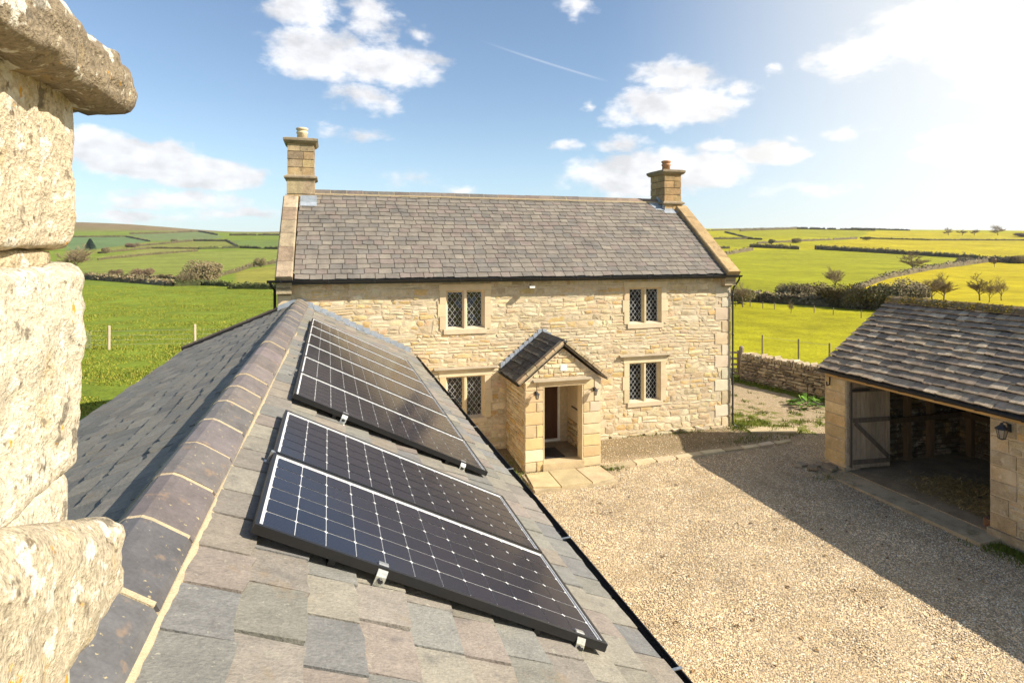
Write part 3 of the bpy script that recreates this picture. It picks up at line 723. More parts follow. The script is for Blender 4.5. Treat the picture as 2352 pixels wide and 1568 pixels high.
# roof
rise = RZ-(EZ+.05); run = RY-(HY-.26); SLEN = math.hypot(rise, run); VF = Vector((0, run, rise)).normalized(); NF = Vector((0, -rise, run)).normalized()
def build_house_roof():
    x0, x1 = -.82, 11.50
    e0 = Vector((0, HY-.26, EZ+.05))
    b = MB(); b.add([(x0,HY-.24,EZ+.03),(x1,HY-.24,EZ+.03),(x1,RY,RZ-.03),(x0,RY,RZ-.03),(x0,HYB+.24,EZ+.03),(x1,HYB+.24,EZ+.03)], [(0,1,2,3),(3,2,5,4)], (.10,.10,.10))
    b.add([(x0,HY-.24,EZ+.03),(x1,HY-.24,EZ+.03),(x1,HY+.02,EZ+.0),(x0,HY+.02,EZ+.0)], [(3,2,1,0)], (.1,.1,.1))
    roof = obj('roof', b, M_slate, farm)
    P = slates((x0, e0.y, e0.z), (1,0,0), VF, NF, x1-x0, SLEN-.05, .205, (.25, .37), .014, rng, SL_H, jit=.014, gap=.007, bl=.93, bh=1.06)
    # warp: an old roof is never flat
    P = [([Vector(p)+NF*(.022*noise.noise((p[0]*.45, p[1]*.6, 3))) for p in v], f, t) for v, f, t in P]
    pieces('slate', 'slates', P, M_slate, roof, 300)
    Vb = Vector((0, -run, rise)).normalized(); Nb = Vector((0, rise, run)).normalized()
    B = slates((x1, 2*RY-e0.y, e0.z), (-1,0,0), Vb, Nb, x1-x0, SLEN-.05, .26, (.5, .7), .011, rng, SL_H)
    obj('back_slates', MB().join(B), M_slate, roof, kind='stuff')
    # ridge tiles
    x = -.42; T = []
    while x < 11.0:
        l = min(.47, 11.05-x)
        t = tv(rng, rng.choice([(.15,.125,.105),(.18,.14,.11),(.21,.15,.11)] if x > 5 else [(.13,.115,.10),(.15,.125,.105)]))
        b = MB(); pr = [(-.17,-.13),(-.15,-.11),(-.03,.015),(.03,.015),(.15,-.11),(.17,-.13),(.15,-.15),(0,-.02),(-.15,-.15)]
        dz = .015*noise.noise((x*.5, 1, 1)); b.sweep(pr, (x+.006, RY, RZ+.065+dz), (x+l-.006, RY, RZ+.065+dz+rng.uniform(-.006,.006)), (0,1,0), (0,0,1), t, closed=True)
        obj('ridge_tile', b, M_ridge, roof)
        x += l
        jb = MB().sweep([(-.165,-.135),(-.02,.008),(.02,.008),(.165,-.135)], (x-.012, RY, RZ+.072+dz), (x+.012, RY, RZ+.072+dz), (0,1,0), (0,0,1)); T.append(jb)
    bd = MB()
    for j in T: bd.add(j.v, j.f)
    for s in (-1, 1): bd.bar((-.42, RY+s*.165, RZ-.06), (11.05, RY+s*.165, RZ-.06), .035, .04)
    obj('ridge_mortar', bd, M_bed, roof)
    return roof
hroof = build_house_roof()
def coping(x0, x1, nst, ytop, tints):
    """raised gable coping running from the eave to the chimney"""
    core = MB(); q = [(HY-.28, EZ-.02), (ytop, EZ+.05+(ytop-HY+.26)*rise/run)]
    core.add([(x0+.04,q[0][0]+.05,q[0][1]-.12),(x1-.06,q[0][0]+.05,q[0][1]-.12),(x1-.06,q[1][0],q[1][1]+.05),(x0+.04,q[1][0],q[1][1]+.05),(x0+.04,q[0][0]+.3,q[0][1]-.35),(x1-.06,q[0][0]+.3,q[0][1]-.35)], [(0,1,2,3),(0,4,5,1)], (.3,.24,.16))
    g = obj('gable_coping', core, M_chim, farm)
    for k in range(nst):
        y0 = HY-.30+(ytop-HY+.30)*k/nst; y1 = HY-.30+(ytop-HY+.30)*(k+1)/nst-.008
        zz = lambda y: EZ+.05+(y-HY+.26)*rise/run
        b = MB(); pr = [(x0,.02),(x1,.02),(x1,.14),(x1-.03,.165),(x0+.03,.165),(x0,.14)]
        v = [Vector((px, y, zz(y)))+NF*(h+rng.uniform(-.004,.004)) for y in (y0, y1) for px, h in pr]; n = 6
        b.add(v, [(i, (i+1) % n, n+(i+1) % n, n+i) for i in range(n)]+[tuple(range(n-1,-1,-1)), tuple(range(n, 2*n))], tv(rng, rng.choice(tints)))
        obj('coping_stone', b, M_chim, g)
    kn = MB().box((x0+.02, HY-.2, EZ-.28), (x1-.03, HY+.12, EZ-.06), (.42,.34,.22)); kn.box((x0+.01, HY-.27, EZ-.055), (x1-.02, HY+.1, EZ+.03), (.36,.29,.19))
    obj('kneeler_stone', kn, M_chim, g)
    # mirrored run at the back
    bk = MB(); 
    zz = lambda y: EZ+.05+(2*RY-y-HY+.26)*rise/run
    v = [(px, y, zz(y)+h) for y in (RY+.4, 2*RY-HY+.3) for px, h in ((x0,.03),(x1,.03),(x1,.2),(x0,.2))]
    bk.add(v, [(0,1,5,4),(1,2,6,5),(2,3,7,6),(3,0,4,7),(0,3,2,1),(4,5,6,7)], (.34,.27,.18)); obj('back_coping', bk, M_chim, g)
coping(-1.24, -.84, 6, 18.62, [(.32,.245,.165),(.36,.28,.19),(.28,.21,.145)])
coping(11.46, 11.90, 5, 18.62, [(.36,.25,.125),(.39,.275,.14),(.32,.22,.115)])
def chimney(x0, x1, y0, y1, zb, zd, zc, pot, tints):
    g = obj('chimney', MB().box((x0+.03, y0+.03, zb-.7), (x1-.03, y1-.03, zc), (.12,.09,.06)), M_chim, farm)
    def courses(za, zt, n, inset):
        z = za
        for k in range(n):
            h = (zt-za)/n; s = rng.uniform(.38, .62); 
            for a, c in ((x0, x0+(x1-x0)*s), (x0+(x1-x0)*s, x1)):
                for yy0, yy1 in ((y0, (y0+y1)/2+rng.uniform(-.12,.12)),):
                    yy = yy1
                    for ya, yb in ((y0, yy), (yy, y1)):
                        b = MB(); gp = .009; j = lambda: rng.uniform(-.007, .007)
                        b.box((a+gp-inset+j(), ya+gp-inset+j(), z+gp), (c-gp+inset+j(), yb-gp+inset+j(), z+h-gp), tv(rng, rng.choice(tints), .7, 1.2)); obj('stone', b, M_chim, g)
            z += h
    courses(zb-.55, zd-.06, 3, .02); courses(zd+.06, zc-.10, 4, .004)
    b = MB(); pr = lambda e, z: [(x0-e,y0-e,z),(x1+e,y0-e,z),(x1+e,y1+e,z),(x0-e,y1+e,z)]
    def stack(rings, tint):
        v = []; f = []
        for e, z in rings: v += pr(e, z)
        for i in range(len(rings)-1):
            for k in range(4): f.append((i*4+k, i*4+(k+1) % 4, i*4+4+(k+1) % 4, i*4+4+k))
        f.append((3,2,1,0)); f.append(tuple(len(v)-4+k for k in range(4))); return MB().add(v, f, tint)
    obj('drip_course', stack([(.0, zd-.07),(.085, zd-.02),(.085, zd+.02),(.0, zd+.075)], (.27,.215,.145)), M_chim, g)
    obj('cap', stack([(.0, zc-.12),(.05, zc-.10),(.105, zc-.03),(.105, zc+.03),(.03, zc+.06)], (.25,.20,.135)), M_chim, g)
    cx, cy = (x0+x1)/2+.02, (y0+y1)/2
    obj('flaunching', MB().lathe((cx, cy, zc+.05), [(.26,0),(.16,.05),(.13,.06)], 12, (.45,.38,.28)), M_chim, g)
    obj('chimney_pot', MB().lathe((cx, cy, zc+.08), [(.145,0),(.14,.16),(.165,.18),(.165,.215),(.14,.225),(.14,.27),(.17,.285),(.17,.33),(.12,.35),(.08,.34)], 18, pot), M_pot, g, True)
    return g
chL = chimney(-1.14, -.40, 18.55, 19.45, 6.72, 7.50, 8.58, (.58,.48,.33), [(.36,.265,.165),(.42,.32,.20),(.31,.235,.15),(.40,.285,.155)])
chR = chimney(11.02, 11.68, 18.50, 19.45, 6.72, 7.02, 8.12, (.42,.22,.12), [(.38,.26,.125),(.33,.22,.11),(.42,.29,.145)])
# lead aprons at the chimneys
for x0, x1, z in ((-.78, -.33, 6.78), (10.95, 11.46, 6.76)):
    b = MB(); y = 18.53
    zz = lambda yy: EZ+.05+(yy-HY+.26)*rise/run+.055
    b.add([(x0,y-.02,zz(y)+.16),(x1,y-.02,zz(y)+.16),(x1,y-.04,zz(y-.04)),(x0,y-.04,zz(y-.04)),(x0,y-.2,zz(y-.2)),(x1,y-.2,zz(y-.2))], [(3,2,1,0),(4,5,2,3)]); obj('lead_flashing', b, M_lead, hroof)
b = MB(); zz = lambda yy: EZ+.05+(yy-HY+.26)*rise/run+.05
b.add([(10.72,18.45,zz(18.45)),(11.0,18.45,zz(18.45)+.01),(11.0,19.0,zz(19)+.02),(10.5,19.0,zz(19)+.02),(11.01,18.45,zz(18.45)+.14),(11.01,19.0,zz(19)+.14)], [(0,1,2,3),(1,4,5,2)]); obj('lead_flashing', b, M_lead, hroof)
def half_pipe(r, n=7): return [(r*math.cos(math.pi*(1+i/n)), r*math.sin(math.pi*(1+i/n))) for i in range(n+1)]+[((r-.008)*math.cos(math.pi*(2-i/n)), (r-.008)*math.sin(math.pi*(2-i/n))) for i in range(n+1)]
g = MB().sweep(half_pipe(.062), (-1.42, HY-.31, EZ+.055), (11.98, HY-.31, EZ+.03), (0,1,0), (0,0,1), closed=True)
for x in np.arange(-1.1, 11.9, 1.1): g.box((x-.015, HY-.375, EZ-.02), (x+.015, HY-.30, EZ+.055))
obj('gutter', g, M_black, farm)
obj('fascia', MB().box((-1.18, HY-.245, EZ-.06), (11.8, HY-.225, EZ+.03)), M_black, farm)
dp = MB().tube([(11.93,HY-.31,EZ+.02),(11.92,HY-.27,EZ-.12),(11.85,HY-.10,EZ-.36),(11.85,HY-.07,EZ-.5),(11.85,HY-.07,.12),(11.87,HY-.11,.05),(12.02,HY-.15,-.0)], .027, 10)
for z in (.4, 1.6, 2.8, 4.0): dp.tube([(11.85,HY-.07,z),(11.85,HY-.07,z+.07)], .034, 10)
obj('downpipe', dp, M_black, farm, True)
gh2 = MB().tube([(-1.35,HY-.31,EZ+.02),(-1.33,HY-.2,EZ-.10),(-1.27,HY+.05,EZ-.2),(-1.27,HY+.05,.2)], .034, 8); obj('downpipe', gh2, M_black, farm, True)

# ---------------------------------------------------------------- porch (part of the farmhouse)
PX0, PX1, PY, PEZ, PAX, PAZ = 4.66, 6.72, 14.4, 2.12, 5.68, 2.96
OP = (5.15, 6.22, .06, 1.98)
def build_porch():
    b = MB(); t = .28
    def quadw(p): b.add(p, [(0,1,2,3)])
    y = PY
    # front with opening, gable
    for a, c, d, e in ((PX0, OP[0], -.2, PEZ), (OP[1], PX1, -.2, PEZ), (OP[0], OP[1], OP[3], PEZ)): quadw([(a,y,d),(c,y,d),(c,y,e),(a,y,e)])
    b.add([(PX0,y,PEZ),(PX1,y,PEZ),(PAX,y,PAZ-.03)], [(0,1,2)])
    for x, s in ((PX0, 1), (PX1, -1)):
        b.add([(x,y,-.2),(x,HY,-.2),(x,HY,PEZ),(x,y,PEZ)], [(0,3,2,1) if s > 0 else (0,1,2,3)])
    for x, s in ((OP[0], 1), (OP[1], -1)): b.add([(x,y,-.2),(x,y+t,-.2),(x,y+t,OP[3]),(x,y,OP[3])], [(0,1,2,3)])
    xi0, xi1 = PX0+t, PX1-t
    for a, c in ((xi0, OP[0]), (OP[1], xi1)): b.add([(a,y+t,-.2),(c,y+t,-.2),(c,y+t,2.3),(a,y+t,2.3)], [(0,1,2,3)])
    por = obj('porch', b, M_mortar, farm)
    P = []
    # right and left inner walls: plaster above, stone below
    obj('plaster', MB().box((xi1, PY+t, .72), (xi1+.02, HY-.01, 2.3)), M_plaster, por); obj('plaster', MB().box((xi0-.02, PY+t, .72), (xi0, HY-.01, 2.3)), M_plaster, por)
    for s, x in ((1, xi1), (-1, xi0)):
        for (u, v, w, h) in lay_courses(PY+t, HY-.01, -.05, .72, [], (.12, .18), (.2, .4), rng, .2): P.append(stone((x, u, v), (0,1,0), (0,0,1), (-s,0,0), w-.012, h-.012, .015, rng, .12, .015, tv(rng, rng.choice(LIME))))
    obj('ceiling_boards', MB().box((xi0, PY+t, 2.3), (xi1, HY-.01, 2.33)), M_plaster, por)
    # front piers: dressed blocks
    D = []
    for a, c in ((PX0, OP[0]-.0), (OP[1]+.0, PX1)):
        z = -.12
        while z < PEZ-.02:
            h = min(rng.uniform(.24, .34), PEZ-z); 
            if PEZ-z-h < .1: h = PEZ-z
            if rng.random() < .55:
                k = a+(c-a)*rng.choice((.38, .62)); seg = ((a, k), (k, c))
            else: seg = ((a, c),)
            for p, q in seg: D.append(stone(((p+q)/2, PY, z+h/2), (1,0,0), (0,0,1), (0,-1,0), q-p-.01, h-.01, .02, rng, .02, .008, tv(rng, rng.choice([(.60,.48,.30),(.64,.54,.38),(.56,.43,.25),(.58,.43,.22)]))))
            # returns into the opening
            z += h
    pieces('pier_stone', 'pier_stones', D, M_dressed, por, 80)
    rv = MB()
    rv.box((OP[0]-.002, PY-.018, OP[2]), (OP[0]+.022, PY+t+.01, OP[3]), DRESS[0]); rv.box((OP[1]-.022, PY-.018, OP[2]), (OP[1]+.002, PY+t+.01, OP[3]), DRESS[1]); obj('door_jamb', rv, M_dressed, por)
    obj('lintel', MB().box((OP[0]-.12, PY-.026, OP[3]+.002), (OP[1]+.12, PY+t, OP[3]+.12), (.60,.47,.28)), M_dressed, por)
    hb = MB().sweep([(-.02,-.012),(-.115,.012),(-.115,.03),(-.02,.062),(.03,.062),(.03,-.012)], (OP[0]-.28, PY, OP[3]+.13), (OP[1]+.22, PY, OP[3]+.13), (0,1,0), (0,0,1), (.36,.30,.21), closed=True); obj('hood_mould', hb, M_dressed, por)
    # gable rubble and side walls
    for (u, v, w, h) in lay_courses(PX0, PX1, PEZ+.09, PAZ, [], (.10, .15), (.16, .32), rng, .2):
        hw = (PAZ-v-h*.4)/(PAZ-PEZ)*(PX1-PX0)/2-.02
        a, c = max(u-w/2, PAX-hw), min(u+w/2, PAX+hw)
        if c-a < .05: continue
        P.append(stone(((a+c)/2, PY, v), (1,0,0), (0,0,1), (0,-1,0), c-a-.01, h-.01, .016, rng, .12, .014, tv(rng, rng.choice(LIME))))
    for x, s in ((PX0, -1), (PX1, 1)):
        for (u, v, w, h) in lay_courses(PY+.02, HY, -.12, PEZ, [], (.11, .18), (.2, .45), rng, .25): P.append(stone((x, u, v), (0,-s,0), (0,0,1), (s,0,0), w-.012, h-.012, rng.uniform(.008,.022), rng, .14, .016, tv(rng, rng.choice(LIME))))
    pieces('stone', 'stones', P, M_rubble, por, 240)
    obj('plaque', MB().box((5.60, PY-.03, 2.36), (5.78, PY+.01, 2.52)), M_white, por)
    # stone slate roof
    for s in (-1, 1):
        ex = PAX+s*(PX1-PX0+.34)/2; dz = PAZ+.10-(PEZ-.02); dx = abs(ex-PAX); S = math.hypot(dx, dz); V = Vector((-s*dx, 0, dz)).normalized(); N = Vector((s*dz, 0, dx)).normalized()
        U = (0, 1, 0) if s > 0 else (0, -1, 0); O = (ex, PY-.10, PEZ-.02) if s > 0 else (ex, HY-.0, PEZ-.02)
        P = slates(O, U, V, N, HY-PY+.10, S-.03, .225, (.34, .58), .026, rng, [(.10,.095,.085),(.12,.11,.095),(.085,.08,.075)], jit=.012, lift=.02)
        pieces('stone_slate', 'stone_slates', P, M_stoneslate, por, 60)
        dk = MB(); o = Vector(O); u = Vector(U)*(HY-PY+.10); v = V*(S); dk.add([o, o+u, o+u+v, o+v]+[p-N*.03 for p in (o, o+u, o+u+v, o+v)], [(0,1,2,3),(7,6,5,4),(0,4,5,1),(1,5,6,2),(3,7,4,0)], (.2,.17,.13)); obj('roof_deck', dk, M_stoneslate, por)
        # verge stones on the front edge
        for k in range(5):
            a = k/5; c = (k+1)/5-.012; p = Vector((ex, PY-.06, PEZ-.02))+V*S*a; q = Vector((ex, PY-.06, PEZ-.02))+V*S*c
            bb = MB(); bb.bar(p+N*.055, q+N*.055, .16, .075, up=N, tint=tv(rng, (.40,.31,.19))); obj('verge_stone', bb, M_chim, por)
    obj('ridge_stone', MB().sweep([(-.14,-.09),(0,.03),(.14,-.09),(.10,-.12),(0,-.02),(-.10,-.12)], (PAX, PY-.1, PAZ+.17), (PAX, HY, PAZ+.17), (1,0,0), (0,0,1), (.14,.13,.115), closed=True), M_stoneslate, por)
    # stepped lead at the wall
    for s in (-1, 1):
        ld = MB(); n = 9
        for k in range(n):
            a = k/n; c = (k+1)/n; ex = (PX1-PX0+.34)/2
            x0 = PAX+s*ex*(1-a); x1 = PAX+s*ex*(1-c)-s*.01; z0 = PEZ+.02+(PAZ+.1-PEZ)*a; z1 = PEZ+.02+(PAZ+.1-PEZ)*c
            ld.add([(x0,HY-.034,z0+.03),(x1,HY-.034,z1+.03),(x1,HY-.034,z1+.15),(x0+s*-.0,HY-.034,z1+.13),(x0,HY-.034,z0+.12)], [(0,1,2,3,4)])
        obj('lead_flashing', ld, M_lead, por)
    pg = MB().sweep(half_pipe(.05), (PX0-.20, PY-.12, PEZ-.02), (PX0-.20, HY-.02, PEZ-.02), (1,0,0), (0,0,1), closed=True); obj('porch_gutter', pg, M_black, por)
    obj('threshold', MB().box((OP[0]-.02, PY-.06, -.12), (OP[1]+.02, PY+t+.0, .06), (.50,.39,.23)).box((PX0+t, PY+t, -.12), (PX1-t, HY-.02, .05), (.26,.21,.14)), M_slab, por)
    # front door
    dr = MB(); a, c, d, e = DOOR; 
    for k in range(5):
        x0 = a+.05+(c-a-.10)*k/5; x1 = a+.05+(c-a-.10)*(k+1)/5-.006; dr.box((x0, HY+.06, d+.03), (x1, HY+.10, e-.05), tv(rng, (.085,.034,.014)))
    door = obj('front_door', dr, M_door, farm)
    fr = MB(); fr.box((a, HY+.01, d), (a+.06, HY+.12, e)); fr.box((c-.06, HY+.01, d), (c, HY+.12, e)); fr.box((a, HY+.01, e-.06), (c, HY+.12, e)); fr.box((a, HY-.02, d-.02), (c, HY+.12, d+.03)); obj('door_frame', fr, M_white, door)
    obj('handle', MB().box((a+.14, HY+.035, d+.98), (a+.17, HY+.06, d+1.14)).tube([(a+.155,HY+.02,d+1.06),(a+.155,HY+.06,d+1.06)], .03, 10), M_iron, door)
    obj('boot_rail', MB().bar((PX1-.29, PY+.62, 1.10), (PX1-.29, HY-.35, 1.10), .03, .03), M_iron, por)
    obj('door_mat', MB().box((OP[0]+.05, PY+.35, .052), (OP[1]-.35, PY+1.1, .072)), M_iron, None)['label'] = 'dark door mat on the porch floor in front of the brown door'
    bpy.data.objects['door_mat']['category'] = 'mat'
build_porch()
# stepped lead where the wing meets the farmhouse
def wing_flash():
    n = 16; P = [(-.70, 4.06), (2.05, 2.70)]
    for k in range(n):
        a = k/n; c = (k+1)/n; x0 = P[0][0]+(P[1][0]-P[0][0])*a; x1 = P[0][0]+(P[1][0]-P[0][0])*c-.008; z0 = 4.12-(4.12-2.74)*a; z1 = 4.12-(4.12-2.74)*c
        b = MB(); y = HY-.036-.004*(k % 2); b.add([(x0,y,z0-.02),(x1,y,z1-.02),(x1,y,z1+.11),(x1,y,z0+.06),(x0,y,z0+.10)], [(0,1,2,3,4)])
        b.add([(x0,y,z0-.02),(x1,y,z1-.02),(x1,y-.14,z1-.01),(x0,y-.14,z0-.01)], [(0,3,2,1)]); obj('lead_flashing', b, M_lead, farm)
    b = MB(); y = HY-.04; b.add([(-1.2,y,3.80),(-.70,y,4.04),(-.70,y,4.20),(-.86,y,4.18),(-1.2,y,4.04)], [(0,1,2,3,4)]); obj('lead_flashing', b, M_lead, farm)
wing_flash()

# ================================================================ WING with the slate roof
WEZR, WEXR, WEZL, WEXL, WY0, WY1 = 2.67, 2.05, 3.03, -3.22, .4, 15.96
WAX, WAZ = -.74, 4.06
wing = thing('slate_roofed_wing', 'single storey wing with slate roof and clay ridge tiles joining the farmhouse front', 'building')
def wing_build():
    r2 = random.Random(23)
    wl = MB(); wl.box((WEXL+.2, WY0+.1, -.3), (WEXR-.22, WY1, 2.62)); wl.add([(WEXL+.2,WY0+.1,2.6),(WEXR-.22,WY0+.1,2.6),(WAX,WY0+.1,WAZ-.1)], [(0,1,2)]); obj('wall', wl, M_mortar, wing)
    dk = MB().add([(WEXR,WY0,WEZR-.02),(WEXR,WY1,WEZR-.02),(WAX,WY1,WAZ-.02),(WAX,WY0,WAZ-.02),(WEXL,WY0,WEZL-.02),(WEXL,WY1+.2,WEZL-.02),(WAX,WY1+.2,WAZ-.02)], [(0,1,2,3),(3,6,5,4)], (.06,.06,.06))
    dk.add([(WEXR,WY0,WEZR-.02),(WEXR,WY1,WEZR-.02),(WEXR-.3,WY1,WEZR-.06),(WEXR-.3,WY0,WEZR-.06),(WEXL,WY0,WEZL-.02),(WEXL,WY1,WEZL-.02),(WEXL+.3,WY1,WEZL-.1),(WEXL+.3,WY0,WEZL-.1)], [(3,2,1,0),(4,5,6,7)], (.06,.06,.06))
    roof = obj('roof', dk, M_slate_near, wing)
    # right slope
    dx, dz = WEXR-WAX, WAZ-WEZR; S = math.hypot(dx, dz); V = Vector((-dx, 0, dz)).normalized(); N = Vector((dz, 0, dx)).normalized()
    P = slates((WEXR+.02, WY0, WEZR), (0,1,0), V, N, WY1-WY0, S-.12, .272, (.28, .39), .020, r2, SL_W, jit=.013, lift=.014, gap=.009, bl=.86, bh=1.12)
    P = [([Vector(p)+N*(.012*noise.noise((p[0]*.9, p[1]*.7, 7))) for p in v], f, t) for v, f, t in P]
    pieces('slate', 'slates', P, M_slate_near, roof, 290)
    dx, dz = WAX-WEXL, WAZ-WEZL; S = math.hypot(dx, dz); V = Vector((dx, 0, dz)).normalized(); N = Vector((-dz, 0, dx)).normalized()
    lf = obj('left_slope', MB().bar((WEXL+.02, WY0, WEZL-.02), (WEXL+.02, WY1+.15, WEZL-.02), .05, .02), M_slate_near, wing)
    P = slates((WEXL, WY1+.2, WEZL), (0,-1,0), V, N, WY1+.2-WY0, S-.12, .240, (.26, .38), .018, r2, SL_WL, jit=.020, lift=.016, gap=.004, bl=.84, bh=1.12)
    P = [([Vector(p)+N*(.018*noise.noise((p[0]*.9, p[1]*.7, 9))) for p in v], f, t) for v, f, t in P]
    pieces('slate', 'slates', P, M_slate_near, lf, 290)
    # ridge tiles on a mortar bed
    rx = lambda y: -.84+.0105*(y-3)
    y = .9; k = 0
    rg = MB()
    RP = [(-.20,-.155),(-.185,-.125),(-.06,.022),(-.03,.04),(.03,.04),(.07,.022),(.22,-.078),(.237,-.112),(.22,-.125),(.0,.0),(-.185,-.16)]
    joints = []
    while y < WY1-.1:
        l = min(.555, WY1-.06-y); pal = [(.125,.115,.115),(.14,.125,.12),(.16,.135,.125)] if y > 4 else [(.105,.10,.10),(.125,.11,.105),(.145,.125,.115)]
        t = tv(r2, r2.choice(pal), .85, 1.15); b = MB(); up = r2.uniform(-.006, .006)
        b.sweep(RP, (rx(y), y+.012, WAZ+.10+up), (rx(y+l), y+l-.012, WAZ+.10+up+r2.uniform(-.008,.008)), (1,0,0), (0,0,1), t, closed=True)
        o = obj('ridge_tile', b, M_ridge, roof)
        y += l; joints.append(y)
    bd = MB()
    for yj in joints:
        for seg in range(5):
            pass
        pts = [(-.195,-.135),(-.06,.018),(-.03,.036),(.03,.036),(.07,.018),(.225,-.085)]
        bd.sweep([(a, b_) for a, b_ in pts]+[(a*.9, b_-.03) for a, b_ in reversed(pts)], (rx(yj), yj-.016, WAZ+.104), (rx(yj), yj+.016, WAZ+.104), (1,0,0), (0,0,1), closed=True)
    # continuous bed along both sides, uneven
    for s in (-1, 1):
        v = []; f = []; ys = np.arange(.6, WY1, .055)
        for i, yy in enumerate(ys):
            w = .008+.010*noise.noise((yy*6, s, 0))+.008*r2.random(); x = rx(yy)+(.232 if s > 0 else -.19); z0 = WAZ-.025 if s > 0 else WAZ-.03
            slope = -.507 if s > 0 else -.41
            zb = WAZ+slope*abs(x-WAX)+ .028
            v += [(x-s*.012, yy, zb+.02), (x+s*.006, yy, zb+.018), (x+s*(.012+w), yy, zb+.002), (x+s*(.012+w), yy, zb-.04)]
            if i:
                o = i*4
                for k in range(3): q = (o-4+k, o-3+k, o+1+k, o+k); f.append(q if s > 0 else q[::-1])
        bd.add(v, f)
    obj('ridge_mortar', bd, M_bed, roof)
    # gutter on the courtyard side
    g = MB().sweep(half_pipe(.068), (WEXR+.092, WY0, WEZR-.005), (WEXR+.092, WY1-.0, WEZR-.005), (1,0,0), (0,0,1), closed=True)
    for yy in np.arange(1, 15.9, 1.15): g.box((WEXR-.01, yy-.015, WEZR-.06), (WEXR+.125, yy+.015, WEZR-.035))
    obj('gutter', g, M_black, wing)
    br = MB()
    for yy in np.arange(1.6, 15.5, 1.9): br.bar((WEXR-.01, yy, WEZR-.005), (WEXR+.165, yy, WEZR+.004), .022, .006)
    obj('gutter_clip', br, M_steel, wing)
    # verge at the far end of the left slope
    vg = MB(); p = Vector((-1.18, WY1+.10, WEZL+(1.18*-1-WEXL)*dz/dx)); q = Vector((WEXL-.06, WY1+.10, WEZL-.02)); vg.bar(p+N*.10, q+N*.10, .26, .05, up=N, tint=(.11,.085,.07)); obj('verge_cap', vg, M_stoneslate, wing)
    v2 = MB(); v2.bar(p+N*.04+Vector((0,-.12,0)), q+N*.04+Vector((0,-.12,0)), .03, .12, up=N); obj('verge_lead', v2, M_black, wing)
wing_build()

